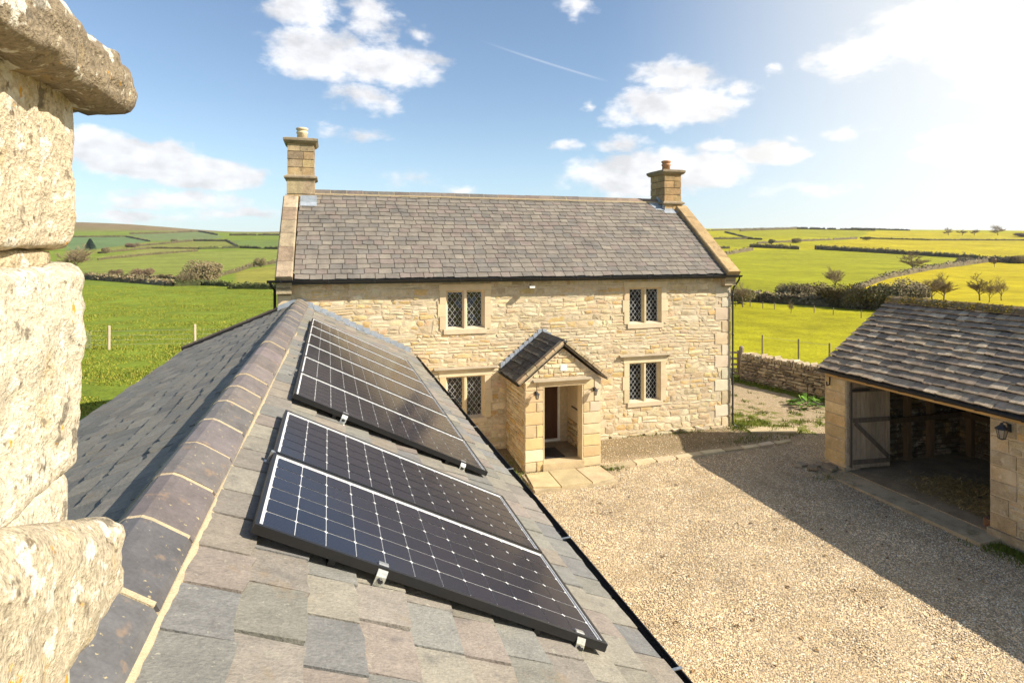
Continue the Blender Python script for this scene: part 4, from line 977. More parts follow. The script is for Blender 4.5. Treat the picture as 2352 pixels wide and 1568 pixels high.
# ---------------------------------------------------------------- solar panels
def build_panels():
    L, Wd = 2.17, 1.135; ang = math.atan2(WAZ-WEZR, WEXR-WAX)
    root = thing('solar_panel', 'dark blue solar panel nearest the bottom of the slate roof', 'solar panel', group='solar panels on the slate roof')
    fr = MB(); fw, fh = .022, .048
    fr.box((0,0,0),(L,fw,fh)); fr.box((0,Wd-fw,0),(L,Wd,fh)); fr.box((0,fw,0),(fw,Wd-fw,fh)); fr.box((L-fw,fw,0),(L,Wd-fw,fh)); obj('frame', fr, M_frame, root)
    rm = MB(); a = fw; rw = .006
    rm.box((a,a,.03),(L-a,a+rw,fh-.004)); rm.box((a,Wd-a-rw,.03),(L-a,Wd-a,fh-.004)); rm.box((a,a+rw,.03),(a+rw*1.6,Wd-a-rw,fh-.004)); rm.box((L-a-rw,a+rw,.03),(L-a,Wd-a-rw,fh-.004)); obj('rim', rm, M_rim, root)
    obj('backsheet', MB().box((a,a,.02),(L-a,Wd-a,.034)), M_sheet, root)
    nx, ny = 12, 6; m = a+rw+.012; cw = (L-2*m)/nx; ch = (Wd-2*m)/ny; g = .0027; c = .008
    hx, hy = cw/2-g, ch/2-.0052
    v = [(-hx+c,-hy),(hx-c,-hy),(hx,-hy+c),(hx,hy-c),(hx-c,hy),(-hx+c,hy),(-hx,hy-c),(-hx,-hy+c)]
    cm = mesh('cell', [(x, y, .001) for x, y in v]+[(x, y, -.001) for x, y in v], [tuple(range(8))]+[(i+8, (i+1) % 8+8, (i+1) % 8, i) for i in range(8)], [(1,1,1)]*16); cm.materials.append(M_cell)
    for i in range(nx):
        for j in range(ny):
            o = link('cell', cm, None, root); o.location = (m+cw*(i+.5), m+ch*(j+.5), .0365)
    for x in (.45, 1.72): obj('mounting_rail', MB().box((x-.02, .03, -.06), (x+.02, Wd, -.003)), M_frame, root)
    ys = [3.30, 3.30+Wd+.018]+[6.28+k*(Wd+.012) for k in range(6)]
    LB = ['solar panel nearest the camera, frontmost of the near pair on the slate roof', 'solar panel joined behind the frontmost one, back panel of the near pair',
          'solar panel at the front edge of the far array, with two clips below', 'second solar panel from the front in the far array on the wing roof', 'third solar panel from the front in the far array',
          'fourth solar panel from the front in the far array', 'fifth solar panel from the front, last but one before the farmhouse wall', 'solar panel closest to the farmhouse wall, last of the far array']
    N = Vector((WAZ-WEZR, 0, WEXR-WAX)).normalized(); x0 = -.39; k = (WAZ-WEZR)/(WEXR-WAX)
    for i, y in enumerate(ys):
        o = root if i == 0 else copy_tree(root)
        xx = -.42 if i < 2 else -.385; p = Vector((xx, y, WAZ-k*(xx-WAX)))+N*.098; o.location = p; o.rotation_euler = (0, ang, 0); o['label'] = LB[i]
    # roof hooks: silver clips at the lower edges, each under its panel
    def hook(x, y, label, side=False):
        t = thing('roof_hook', label, 'roof hook', (0,0,0), 'silver roof hooks under the panels')
        p = Vector((x, y, WAZ-k*(x-WAX)))+N*.03; t.location = p; t.rotation_euler = (0, ang, 0); t.scale = (1.35, 1.2, 1.05)
        b = MB(); w = .021
        pts = [(-.14,.012),(-.045,.012),(-.02,.03),(.0,.085),(.012,.115),(.045,.118),(.05,.105)]
        pts = [(-.13,.006),(-.05,.006),(-.02,.02),(-.012,.07),(.0,.10),(.03,.112),(.05,.112)]
        v = []; f = []
        for (yy, zz) in pts:
            v += [(-w, yy, zz), (w, yy, zz), (w, yy+.004, zz-.008), (-w, yy+.004, zz-.008)]
        for i in range(len(pts)-1):
            for q in range(4): f.append((i*4+q, i*4+(q+1) % 4, i*4+4+(q+1) % 4, i*4+4+q))
        f += [(3,2,1,0), tuple(len(v)-4+q for q in range(4))]
        b.add(v, f); obj('hook_arm', b, M_steel, t)
        obj('bolt', MB().tube([(0,-.005,.055),(0,-.03,.055)], .012, 6), M_iron, t)
        obj('foot_loop', MB().tube([(-.028,-.11,.006),(-.03,-.17,.005),(-.012,-.195,.005),(.012,-.195,.005),(.03,-.17,.005),(.028,-.11,.006)], .006, 6), M_steel, t)
        return t
    hook(.22, ys[0]+.0, 'silver hook under the front edge of the frontmost solar panel, ridge end')
    hook(1.36, ys[0]+.0, 'silver hook under the front edge of the frontmost solar panel, gutter end')
    hook(.10, ys[2]+.0, 'small silver hook below the far array near the ridge end')
    hook(1.30, ys[2]+.0, 'small silver hook below the far array near the gutter end')
    # mid clamps on the ridge side
    def clamp(y, label):
        p = Vector((x0-.02, y, WAZ-k*(x0-.02-WAX)))+N*.1
        b = MB().box((-.045,-.022,-.05),(.0,.022,-.03)).box((-.03,-.02,-.05),(-.015,.02,.03)).box((-.03,-.02,.03),(.0,.02,.045)); o = obj('end_clamp', b, M_steel, None); o.location = p; o.rotation_euler = (0, ang, 0); tag(o, label, 'clamp', 'clamps on the ridge side of the panels')
    names = ['silver clamp between the two near panels on the ridge side', 'first clamp on the ridge side of the far array', 'second clamp on the ridge side of the far array', 'third clamp on the ridge side of the far array']
    for y, n in zip((ys[1]-.009, ys[3]-.006, ys[4]-.006, ys[5]-.006), names): clamp(y, n)
build_panels()

# ================================================================ FOREGROUND CHIMNEY
def rough_block(a, b, seed, nx=22, disp=.02, rnd=.03, tint=(.56,.46,.31), freq=7.0, rake=0):
    """stone block with rounded, pitted faces"""
    a = Vector(a); b = Vector(b); c = (a+b)/2; h = (b-a)/2
    bm = bmesh.new(); bmesh.ops.create_cube(bm, size=2.0); bmesh.ops.subdivide_edges(bm, edges=bm.edges[:], cuts=nx, use_grid_fill=True)
    for v in bm.verts:
        p = Vector((v.co.x*h.x, v.co.y*h.y, v.co.z*h.z))
        inner = Vector((max(-h.x+rnd, min(h.x-rnd, p.x)), max(-h.y+rnd, min(h.y-rnd, p.y)), max(-h.z+rnd, min(h.z-rnd, p.z))))
        d = p-inner; n = d.normalized() if d.length > 1e-6 else Vector((0,0,0)); 
        p = inner+n*min(rnd, d.length) if d.length > 1e-6 else p
        w = c+p; o = Vector((seed*3.1, seed*1.7, seed))
        k = noise.fractal((w+o)*freq, 1.0, 2.0, 4)*disp*.55+noise.noise((w+o)*freq*5)*disp*.22+noise.noise((w+o)*2.3)*disp*.45
        cr = noise.noise((w+o)*freq*2.4)
        if cr > .38: k -= (cr-.38)*disp*1.4
        v.co = w+n*k
        if rake: v.co.z += rake*max(0, b.y-v.co.y-.06)*max(0, (p.z+h.z)/(2*h.z))
    me = bpy.data.meshes.new('stone'); bm.to_mesh(me); bm.free()
    at = me.attributes.new('tint', 'FLOAT_COLOR', 'POINT'); at.data.foreach_set('color', np.tile(np.array(tint+(1,), np.float32), len(me.vertices)))
    me.polygons.foreach_set('use_smooth', [True]*len(me.polygons)); me.materials.append(M_fore); return me
fch = thing('chimney_stack', 'weathered lichen-spotted stone chimney close at the left edge, above the slate ridge', 'chimney', (-.95, 1.2, 3.9))
fch_parts = []
def fblock(name, a, b, seed, **k):
    L = fch.location
    me = rough_block(a, b, seed, **k); o = link(name, me, None, fch); o.location = -L
def build_fore():
    X1, Y1 = -.556, 1.62
    fblock('stone', (-1.45,.55,5.395), (X1,Y1+.012,5.765), 1, nx=42, disp=.022, rnd=.026, tint=(.54,.45,.32))
    fblock('stone', (-1.45,.6,5.362), (X1-.03,Y1-.035,5.402), 2, nx=24, disp=.010, rnd=.012, tint=(.48,.385,.25))
    fblock('stone', (-1.45,.55,4.905), (X1+.012,Y1+.018,5.368), 3, nx=46, disp=.024, rnd=.03, tint=(.57,.50,.38))
    fblock('stone', (-1.45,.6,4.74), (X1-.0,Y1-.0,4.912), 4, nx=28, disp=.016, rnd=.03, tint=(.58,.51,.39))
    fblock('stone', (-1.45,.5,4.15), (X1+.0,Y1+.01,4.60), 5, nx=30, disp=.02, rnd=.04, tint=(.55,.47,.34))
    fblock('stone', (-1.45,.5,3.6), (X1+.01,Y1+.0,4.14), 8, nx=20, disp=.02, rnd=.04, tint=(.60,.48,.31))
    fblock('drip_stone', (-1.5,.4,4.56), (X1+.098,Y1+.09,4.785), 6, nx=46, disp=.026, rnd=.07, rake=.36, tint=(.46,.39,.28))
    fblock('cap_stone', (-1.5,.35,5.735), (X1+.093,Y1+.135,5.862), 7, nx=50, disp=.030, rnd=.035, tint=(.25,.20,.135))
    core = MB().box((-1.42,.62,3.6), (X1-.05,Y1-.06,5.75)); o = obj('mortar_core', core, M_bed, fch); o.location = -fch.location
build_fore()

# ================================================================ BARN
BX, BY1, BY0, BEZ, BRX, BRZ, BG = 12.5, 12.97, 1.5, 2.30, 14.80, 4.02, -.2
barn = thing('barn', 'open fronted stone barn with stone slate roof and wooden door standing open', 'barn')
OPY0, OPY1 = 8.80, 12.30
def build_barn():
    r3 = random.Random(31); t = .45; XB = 17.1
    b = MB()
    b.box((BX, OPY1, -.5), (BX+t, BY1, 2.12)); b.box((BX, BY0, -.5), (BX+t, OPY0, 2.12))
    b.box((BX+t, BY1-.4, -.5), (XB, BY1, 2.2)); b.box((XB-.4, BY0, -.5), (XB, BY1-.4, 2.2)); b.box((BX+t, BY0, -.5), (XB-.4, BY0+.4, 2.2))
    for y in (BY1-.4, BY1): b.add([(BX,y,2.1),(XB,y,2.1),(BRX,y,BRZ-.1)], [(0,1,2) if y < BY1 else (2,1,0)])
    w = obj('wall', b, M_mortar, barn)
    P = []; Q = []
    # ashlar pier at the far corner
    z = BG-.1
    while z < 2.1:
        h = min(r3.uniform(.26, .40), 2.12-z); 
        if 2.12-z-h < .12: h = 2.12-z
        Q.append(stone((BX, (OPY1+BY1)/2, z+h/2), (0,-1,0), (0,0,1), (-1,0,0), BY1-OPY1-.012, h-.012, .022, r3, .015, .012, tv(r3, r3.choice([(.64,.45,.22),(.60,.44,.23),(.56,.41,.22),(.66,.49,.26)]))))
        Q.append(stone((BX+t/2, OPY1, z+h/2), (1,0,0), (0,0,1), (0,-1,0), t-.01, h-.012, .015, r3, .015, .01, tv(r3, (.45,.36,.24))))
        wd = .5 if len(Q) % 4 else .36
        Q.append(stone((BX, OPY0-wd/2, z+h/2), (0,-1,0), (0,0,1), (-1,0,0), wd-.012, h-.012, .02, r3, .015, .01, tv(r3, r3.choice([(.50,.38,.22),(.46,.37,.24),(.42,.33,.21)])))); qy = OPY0-wd
        for (u, v, w_, h_) in lay_courses(BY0, qy, z, z+h, [], (.10, .17), (.22, .5), r3, .2):
            P.append(stone((BX, u, v), (0,-1,0), (0,0,1), (-1,0,0), w_-.012, h_-.012, r3.uniform(.006,.022), r3, .13, .016, tv(r3, r3.choice(LIME), .75, 1.05)))
        z += h
    for (u, v, w_, h_) in lay_courses(BX, 17, BG-.1, 2.1, [], (.14, .22), (.3, .6), r3, .1):
        Q.append(stone((u, BY1, v), (-1,0,0), (0,0,1), (0,1,0), w_-.012, h_-.012, .015, r3, .12, .016, tv(r3, r3.choice(LIME), .8, 1.05)))
    lin = MB(); lin.box((BX+t, BY1-.412, BG), (XB-.39, BY1-.395, 2.3)); lin.box((XB-.412, BY0+.3, BG), (XB-.395, BY1-.41, 2.3)); lin.add([(BX+t,BY1-.405,2.2),(XB,BY1-.405,2.2),(BRX,BY1-.405,BRZ-.12)], [(0,1,2)]); obj('inner_wall', lin, M_inner_shade, barn)  # dark lining paints in the barn's inner shade
    # inside faces: gable end and back wall, tints darkened to paint interior shade
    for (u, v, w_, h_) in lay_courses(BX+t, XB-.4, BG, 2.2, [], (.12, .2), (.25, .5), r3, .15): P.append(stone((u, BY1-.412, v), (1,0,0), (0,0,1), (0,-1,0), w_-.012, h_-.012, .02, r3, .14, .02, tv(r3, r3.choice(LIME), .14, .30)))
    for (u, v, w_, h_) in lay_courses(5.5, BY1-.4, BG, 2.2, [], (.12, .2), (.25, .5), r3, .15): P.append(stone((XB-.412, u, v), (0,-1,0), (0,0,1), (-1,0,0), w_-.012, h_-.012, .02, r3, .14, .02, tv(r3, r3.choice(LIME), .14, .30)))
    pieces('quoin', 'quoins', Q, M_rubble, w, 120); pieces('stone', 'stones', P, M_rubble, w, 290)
    # plinth
    pl = MB(); pl.box((BX-.07, OPY1-.02, BG-.2), (BX+.02, BY1+.05, BG+.12), (.42,.34,.21)); pl.box((BX-.07, BY0, BG-.2), (BX+.02, OPY0+.02, BG+.16), (.36,.29,.19)); obj('plinth', pl, M_rubble, barn)
    obj('lintel_beam', MB().box((BX-.03, BY0, 2.13), (BX+.30, BY1-.02, 2.25)), M_beam, barn)
    bm_ = MB()
    for y in np.arange(BY0+.5, BY1, .9): bm_.bar((BX+.1, y, 2.22), (BRX, y, BRZ-.12), .08, .12, tint=(.16,.11,.06)); bm_.bar((XB-.1, y, 2.22), (BRX, y, BRZ-.12), .08, .12, tint=(.16,.11,.06))
    obj('rafters', bm_, M_wood, barn)
    for y in (12.2, 11.35, 10.5, 9.65, 8.8, 7.9): obj('stall_post', MB().bar((XB-.5, y, BG), (XB-.5, y, 2.5), .15, .15, up=(1,0,0), tint=(.17,.12,.065)), M_wood, barn)
    for x in (13.9, 14.7, 15.5): obj('stall_post', MB().bar((x, BY1-.5, BG), (x, BY1-.5, 2.6), .15, .13, up=(0,1,0), tint=(.19,.13,.07)), M_wood, barn)
    obj('stall_rail', MB().bar((13.2, BY1-.58, .95), (16.6, BY1-.58, .95), .06, .14, tint=(.10,.07,.04)).bar((XB-.58, BY1-.5, .95), (XB-.58, 6, .95), .06, .14, tint=(.10,.07,.04)), M_wood, barn)
    # roof
    dx, dz = BRX-(BX-.14), BRZ-BEZ; S = math.hypot(dx, dz); V = Vector((dx,0,dz)).normalized(); N = Vector((-dz,0,dx)).normalized(); yr = BY1+.12
    dk = MB().add([(BX-.12,yr,BEZ-.02),(BX-.12,BY0,BEZ-.02),(BRX,BY0,BRZ-.02),(BRX,yr,BRZ-.02),(2*BRX-BX+.12,yr,BEZ-.02),(2*BRX-BX+.12,BY0,BEZ-.02)], [(0,1,2,3),(3,2,5,4)], (.06,.05,.045))
    rf = obj('roof', dk, M_stoneslate, barn)
    n = 14; v0 = 0; PP = []
    for i in range(n):          # diminishing courses
        ex = S/n*(1.16-.32*i/(n-1)); O = Vector((BX-.14, yr, BEZ))+V*v0
        sl = slates(O, (0,-1,0), V, N, yr-BY0, min(ex, S-v0), ex, (.21-.004*i, .38-.007*i), .028, r3, ST_B, jit=.013, over=.05, lift=.014); PP += sl; v0 += ex
    PP = [([Vector(p)+N*(.016*noise.noise((p[0]*.8, p[1]*.6, 17))) for p in v], f, t) for v, f, t in PP]
    pieces('stone_slate', 'stone_slates', PP, M_stoneslate, rf, 295)
    V2 = Vector((-dx,0,dz)).normalized(); N2 = Vector((dz,0,dx)).normalized()
    obj('back_slates', MB().join(slates((2*BRX-BX+.14, BY0, BEZ), (0,1,0), V2, N2, yr-BY0, S, .28, (.4, .7), .028, r3, ST_B)), M_stoneslate, rf, kind='stuff')
    y = yr
    while y > BY0:
        l = r3.uniform(.38, .6); b = MB(); b.sweep([(-.19,-.13),(-.10,-.02),(0,.03),(.10,-.02),(.19,-.13),(.1,-.15),(-.1,-.15)], (BRX, y, BRZ+.10), (BRX, y-l+.015, BRZ+.10+r3.uniform(-.012,.012)), (1,0,0), (0,0,1), tv(r3, (.22,.165,.085)), closed=True); obj('ridge_stone', b, M_moss, rf); y -= l
    ms = MB()
    for _ in range(1700):
        yy = r3.uniform(6.5, yr); s = r3.choice((-1, -1, 1)); a = r3.random(); p = Vector((BRX+s*.2*a+r3.uniform(-.03,.03)-(.02), yy, BRZ+.12-.16*a+r3.uniform(0,.02)))
        if noise.noise((yy*1.6, s, 0)) < -.18: continue
        q = r3.uniform(.014, .034); ms.add([p+Vector((q,0,0)), p+Vector((0,q,.0)), p+Vector((-q,0,0)), p+Vector((0,-q,0)), p+Vector((0,0,q*.8))], [(0,1,4),(1,2,4),(2,3,4),(3,0,4)], r3.choice([(.32,.21,.025),(.22,.15,.03),(.38,.25,.03),(.16,.13,.04)]))
    obj('moss', ms, M_leafy, rf, kind='stuff')
    g = MB().sweep(half_pipe(.06), (BX-.20, yr, BEZ-.01), (BX-.20, BY0, BEZ-.01), (1,0,0), (0,0,1), closed=True)
    for y in np.arange(3, 13, .85): g.bar((BX-.2, y, BEZ-.07), (BX-.02, y, BEZ-.1), .03, .03)
    obj('gutter', g, M_black, barn)
    obj('gutter_bracket', MB().tube([(BX-.04,12.78,2.12),(BX-.05,12.78,1.92),(BX-.13,12.78,1.9),(BX-.14,12.78,2.0)], .02, 6), M_iron, barn)
    # door leaf swung inside, boards with ledges and a brace; far end of the opening
    a = Vector((BX+.12, OPY1-.03, 0)); d = Vector((1.0, -.09, 0)).normalized(); nn = Vector((d.y, -d.x, 0)); Lw = 1.14; z0, z1 = BG+.10, 2.08
    leaf = obj('barn_door', MB().bar(a+Vector((0,0,z0+.02)), a+Vector((0,0,z1-.02)), .05, .05, up=(1,0,0), tint=(.12,.10,.08)), M_wood, barn)
    for k in range(8):
        p = a+d*(Lw*(k+.5)/8); bb = MB(); wv = Lw/8-.008
        bb.add([p+d*sx*wv/2+nn*sy*.015+Vector((0,0,zz)) for zz in (z0, z1) for sx, sy in ((-1,-1),(1,-1),(1,1),(-1,1))], [(0,3,2,1),(4,5,6,7),(0,1,5,4),(1,2,6,5),(2,3,7,6),(3,0,4,7)], tv(r3, (.37,.30,.215), .85, 1.15)); obj('board', bb, M_wood, leaf)
    for zz in (z0+.16, (z0+z1)/2+.12, z1-.2): obj('ledge', MB().bar(a+d*.04+nn*.035+Vector((0,0,zz)), a+d*(Lw-.03)+nn*.035+Vector((0,0,zz)), .03, .11, up=(0,0,1), tint=(.15,.12,.09)), M_wood, leaf)
    obj('brace', MB().bar(a+d*.10+nn*.036+Vector((0,0,(z0+z1)/2+.05)), a+d*(Lw-.06)+nn*.036+Vector((0,0,z0+.25)), .028, .10, up=(0,0,1), tint=(.15,.12,.09)), M_wood, leaf)
    obj('hinge', MB().bar(a+nn*.055+Vector((0,0,z1-.2)), a+d*.5+nn*.055+Vector((0,0,z1-.2)), .012, .05, tint=(.1,.1,.1)), M_iron, leaf)
    obj('floor', MB().box((BX+.02, BY0+.4, BG-.2), (XB-.4, BY1-.4, BG+.05)), M_floor, barn)
M_inner_shade = mat('shade_dark_mortar', (.10,.075,.05), tint=False, scale=5, var=.3, bump=.4)  # mortar colour lowered to stand in for shade inside the barn
M_moss = mat('mossy_stone', (1,1,1), scale=7, var=.35, fscale=60, fvar=.3, bump=.6, spots=[((.22,.14,.012), 6, .5, .64, .8), ((.40,.36,.28), 12, .6, .7, .6), ((.04,.035,.03), 9, .58, .7, .5)])
M_floor = mat('earth_floor', (.32,.25,.155), tint=False, scale=2, var=.35, fscale=30, fvar=.3, bump=.6)
build_barn()
def straw():
    r = random.Random(4); b = MB()
    for _ in range(5200):
        c = r.choice([(14.0,10.1,.7,.5),(13.5,9.4,.4,.4),(13.9,10.7,.5,.4),(14.9,9.6,.8,.6)])
        x, y = r.gauss(c[0], c[2]), r.gauss(c[1], c[3])
        if not (13.0 < x < 16.6 and 4 < y < 12.4): continue
        hh = .16*math.exp(-((x-c[0])/c[2])**2-((y-c[1])/c[3])**2); z = BG+.055+r.uniform(0, hh+.02); a = r.uniform(0, 6.28); l = r.uniform(.06, .17); d = Vector((math.cos(a), math.sin(a), r.uniform(-.2, .3)))*l; s = Vector((-math.sin(a), math.cos(a), 0))*.006; p = Vector((x, y, z))
        b.add([p-s, p+s, p+d+s, p+d-s], [(0,1,2,3)], tv(r, r.choice([(.52,.38,.15),(.40,.28,.10),(.60,.46,.20)]), .7, 1.2))
    obj('straw', b, M_straw, kind='stuff')
straw()
apron = MB(); apron.box((BX-.62, OPY0-.25, BG-.25), (BX+.1, OPY1+.12, BG+.03)); obj('barn_threshold', apron, M_concrete, None, kind='structure')
def loose():
    r = random.Random(8); root = thing('stone_pile', 'low pile of flat broken stones at the foot of the barn corner', 'stones', (12.0, 12.75, BG))
    P = []
    for k in range(11):
        x, y = r.uniform(-.42, .38), r.uniform(-.28, .28); z = .03+.05*(k > 6)
        P.append(stone((x, y, z), (math.cos(k), math.sin(k), 0), (-math.sin(k), math.cos(k), 0), (0,0,1), r.uniform(.2,.38), r.uniform(.16,.28), .03, r, .1, .01, tv(r, (.26,.21,.14))))
    for v, f, t in P: link('flat_stone', mesh('flat_stone', v, f, [t]*len(v)), M_slab, root)
    ls = MB(); v, f, t = stone((12.85, 8.98, BG+.12), (0,-1,0), (0,0,1), (-1,0,0), .26, .2, .16, r, .15, .03, (.20,.11,.06)); ls.add(v, f, t); tag(obj('loose_stone', ls, M_rubble), 'reddish loose stone inside the barn doorway against the near jamb', 'stone')
loose()

# ================================================================ wall lanterns and the light under the eaves
def lantern(loc, out, label, s=1.0, hang=True):
    """out: unit vector away from the wall"""
    o = Vector(out); root = thing('wall_lantern', label, 'lantern', loc, 'black wall lanterns')
    sd = Vector((0,0,1)).cross(o)
    P = lambda a, b, c: tuple(o*a*s+sd*b*s+Vector((0,0,c*s)))
    obj('wall_plate', MB().bar(P(.01,0,-.06), P(.01,0,.08), .06*s, .02*s, up=o), M_iron, root)
    arm = MB().tube([P(.02,0,.03),P(.07,0,.10),P(.15,0,.12),P(.19,0,.09)], .010*s, 6); arm.tube([P(.02,0,-.02),P(.08,0,.0),P(.12,0,.07)], .007*s, 6); obj('bracket', arm, M_iron, root)
    c = Vector(P(.19, 0, -.12))
    obj('lantern_roof', MB().lathe(c, [(.105*s,.12*s),(.10*s,.135*s),(.045*s,.185*s),(.03*s,.20*s),(.018*s,.235*s)], 6), M_iron, root)
    obj('glass', MB().lathe(c, [(.05*s,-.03*s),(.082*s,.12*s)], 6), M_lamp, root)
    cg = MB()
    for k in range(6):
        t = 2*math.pi*k/6; cg.tube([c+Vector((math.cos(t)*.052*s, math.sin(t)*.052*s, -.03*s)), c+Vector((math.cos(t)*.084*s, math.sin(t)*.084*s, .12*s))], .006*s, 4)
    cg.lathe(c, [(.02*s,-.06*s),(.056*s,-.045*s),(.056*s,-.028*s)], 6); obj('cage', cg, M_iron, root)
    return root
M_lamp = mat('smoky_glass', (.30,.26,.20), tint=False, bump=0, rough=.1, spec=.5, var=.1)
lantern((4.93, PY-.03, 1.84), (0,-1,0), 'small black lantern on the porch pier left of the entrance', .68)
lantern((6.50, PY-.03, 1.84), (0,-1,0), 'small black lantern on the porch pier right of the entrance', .68)
lantern((BX-.03, 8.42, 2.0), (-1,0,0), 'black lantern with pale glass on the barn wall beside the opening', 1.1)
fl = thing('security_light', 'small grey light fitting on a bracket under the farmhouse eaves', 'light fitting', (5.32, HY-.03, 4.40))
obj('bracket', MB().tube([(0,0,.05),(-.02,-.12,.03),(-.03,-.20,.0)], .012, 6), M_iron, fl)
obj('lamp_head', MB().box((-.11,-.30,-.03),(.05,-.17,.035)), M_steel, fl)
obj('lens', MB().box((-.10,-.312,-.02),(.04,-.302,.025)), M_white, fl)

# ================================================================ paving, kerb, path
pv = obj('path', MB().box((4.55,13.28,-.35),(6.65,14.33,-.13), (.2,.16,.1)), M_concrete, None, kind='structure')
r5 = random.Random(17)
def slab(P, z, th, tint, name, parent):
    n = len(P); v = [(x, y, z+r5.uniform(-.004, .004)) for x, y in P]+[(x, y, z-th) for x, y in P]
    link(name, mesh(name, v, [tuple(range(n))]+[(i+n, (i+1) % n+n, (i+1) % n, i) for i in range(n)], [tint]*(2*n)), M_slab, parent)
for P in ([(4.56,13.42),(5.18,13.28),(5.22,14.28),(4.66,14.30)], [(5.21,13.28),(5.98,13.30),(5.95,14.27),(5.25,14.28)], [(6.01,13.31),(6.66,13.50),(6.62,14.26),(5.98,14.26)]): slab(P, -.095, .09, tv(r5, (.52,.41,.24)), 'flagstone', pv)
x = 6.72; 
kb = obj('kerb', MB().box((6.7,14.36,-.4),(12.4,14.5,-.17), (.2,.16,.1)), M_concrete, None, kind='structure')
while x < 12.3:
    l = r5.uniform(.45, .95); yk = 14.16+.09*(x-6.7)*.55; slab([(x, yk-.02+r5.uniform(-.03,.03)), (x+l-.03, yk+.04+r5.uniform(-.03,.03)), (x+l-.03, yk+.24+r5.uniform(-.03,.03)), (x, yk+.2+r5.uniform(-.03,.03))], gh(x, yk)+.055, .16, tv(r5, r5.choice([(.46,.37,.23),(.40,.32,.20),(.50,.41,.27)])), 'kerb_stone', kb); x += l
slab([(12.05,15.3),(13.3,14.9),(13.7,15.3),(12.2,15.95)], gh(12.6,15.4)+.03, .08, (.46,.37,.22), 'flagstone', kb)

# ================================================================ dry stone wall, gate and fences
def dry_wall():
    r = random.Random(41); A = Vector((16.72, 21.75, 0)); B = Vector((18.25, 14.6, 0)); d = (B-A); L = d.length; d.normalize(); n = Vector((-d.y, d.x, 0)); n = -n if n.x > 0 else n
    root = thing('dry_stone_wall', 'low dry stone wall with upright coping stones behind the barn', 'stone wall', A)
    core = MB(); core.add([(n*s*w+d*l+Vector((0,0,z))) for l in (0, L) for s, w, z in ((1,.22,-.3),(-1,.22,-.3),(-1,.15,.92),(1,.15,.92))], [(0,1,2,3),(7,6,5,4),(0,4,5,1),(1,5,6,2),(2,6,7,3),(3,7,4,0)], (.09,.07,.05))
    w = obj('wall', core, M_rubble, root); P = []
    for s in (1, -1):
        for (u, v, w_, h_) in lay_courses(0, L, -.05, .92, [], (.09, .16), (.16, .38), r, .25):
            P.append(stone(n*s*(.235-.07*v)+d*u+Vector((0,0,v)), d*(1 if s < 0 else -1), (0,0,1), n*s, w_-.02, h_-.018, r.uniform(.005, .05), r, .2, .03, tv(r, r.choice([(.36,.28,.18),(.30,.235,.15),(.42,.34,.23),(.26,.20,.14)]), .75, 1.15)))
    for l in (0,):
        for (u, v, w_, h_) in lay_courses(-.2, .2, -.05, .92, [], (.12, .18), (.18, .3), r, .1): P.append(stone(n*u+Vector((0,0,v)), n, (0,0,1), -d, w_-.02, h_-.018, .03, r, .15, .02, tv(r, (.36,.28,.18))))
    u = 0; C = []
    while u < L:
        t = r.uniform(.07, .14); h = r.uniform(.17, .27); c = d*(u+t/2)+Vector((0,0,.92+h/2)); lean = r.uniform(-.25, .25); up = (Vector((0,0,1))+d*lean).normalized()
        v, f, tt = stone(c+n*.16, d, up, n, t-.01, h, .02, r, .2, .03, tv(r, r.choice([(.42,.34,.23),(.48,.40,.28),(.34,.27,.18)])))
        v = [Vector(p) for p in v]; v2 = v[8:]+[p-n*.36 for p in v[8:16]]; f2 = [(i, (i+1) % 8, 8) for i in range(8)]+[((i+1) % 8, i, 9+i, 9+(i+1) % 8) for i in range(8)]+[tuple(9+i for i in range(7,-1,-1))]
        C.append((v2, f2, tt)); u += t
    W_ = lambda pcs: [([Vector(p)+A for p in v], f, t) for v, f, t in pcs]
    # choose by size in world space, then store relative to the wall
    def put(name, plural, pcs, lim):
        pcs2 = sorted(pcs, key=lambda q: -max((Vector(p)-Vector(q[0][0])).length for p in q[0]))
        for v, f, t in pcs2[:lim]: link(name, mesh(name, v, f, [t]*len(v)), M_rubble, w)
        if len(pcs2) > lim: obj(plural, MB().join(pcs2[lim:]), M_rubble, w, kind='stuff')
    put('stone', 'wall_stones', P, 260); put('coping_stone', 'coping_stones', C, 100)
dry_wall()
def gate():
    p = at_ground(1703, 862); p = Vector((16.80, 22.0, 0))
    g = thing('field_gate', 'weathered wooden five bar gate and post beside the farmhouse corner', 'gate', p)
    obj('gate_post', MB().tube([(0,0,-.3),(0,0,1.28),(0,0,1.34)], [.10,.10,.06], 9, (.26,.21,.15)), M_post, g)
    d = Vector((-.93, .36, 0)); 
    for k, z in enumerate((.16,.36,.56,.80,1.06)): obj('rail', MB().bar(d*.1+Vector((0,0,z)), d*3.0+Vector((0,0,z)), .03, .085, tint=(.36,.30,.22)), M_post, g)
    obj('stile', MB().bar(d*.14+Vector((0,0,.1)), d*.14+Vector((0,0,1.15)), .05, .09, up=(1,0,0), tint=(.34,.28,.2)), M_post, g); obj('stile', MB().bar(d*2.95+Vector((0,0,.1)), d*2.95+Vector((0,0,1.1)), .05, .09, up=(1,0,0), tint=(.34,.28,.2)), M_post, g)
    obj('brace', MB().bar(d*.2+Vector((0,.03,.2)), d*1.6+Vector((0,.03,1.02)), .03, .08, tint=(.34,.28,.2)), M_post, g)
    obj('gate_post', MB().tube([d*3.1+Vector((0,0,-.3)),d*3.1+Vector((0,0,1.3))], .10, 9, (.26,.21,.15)), M_post, g)
gate()
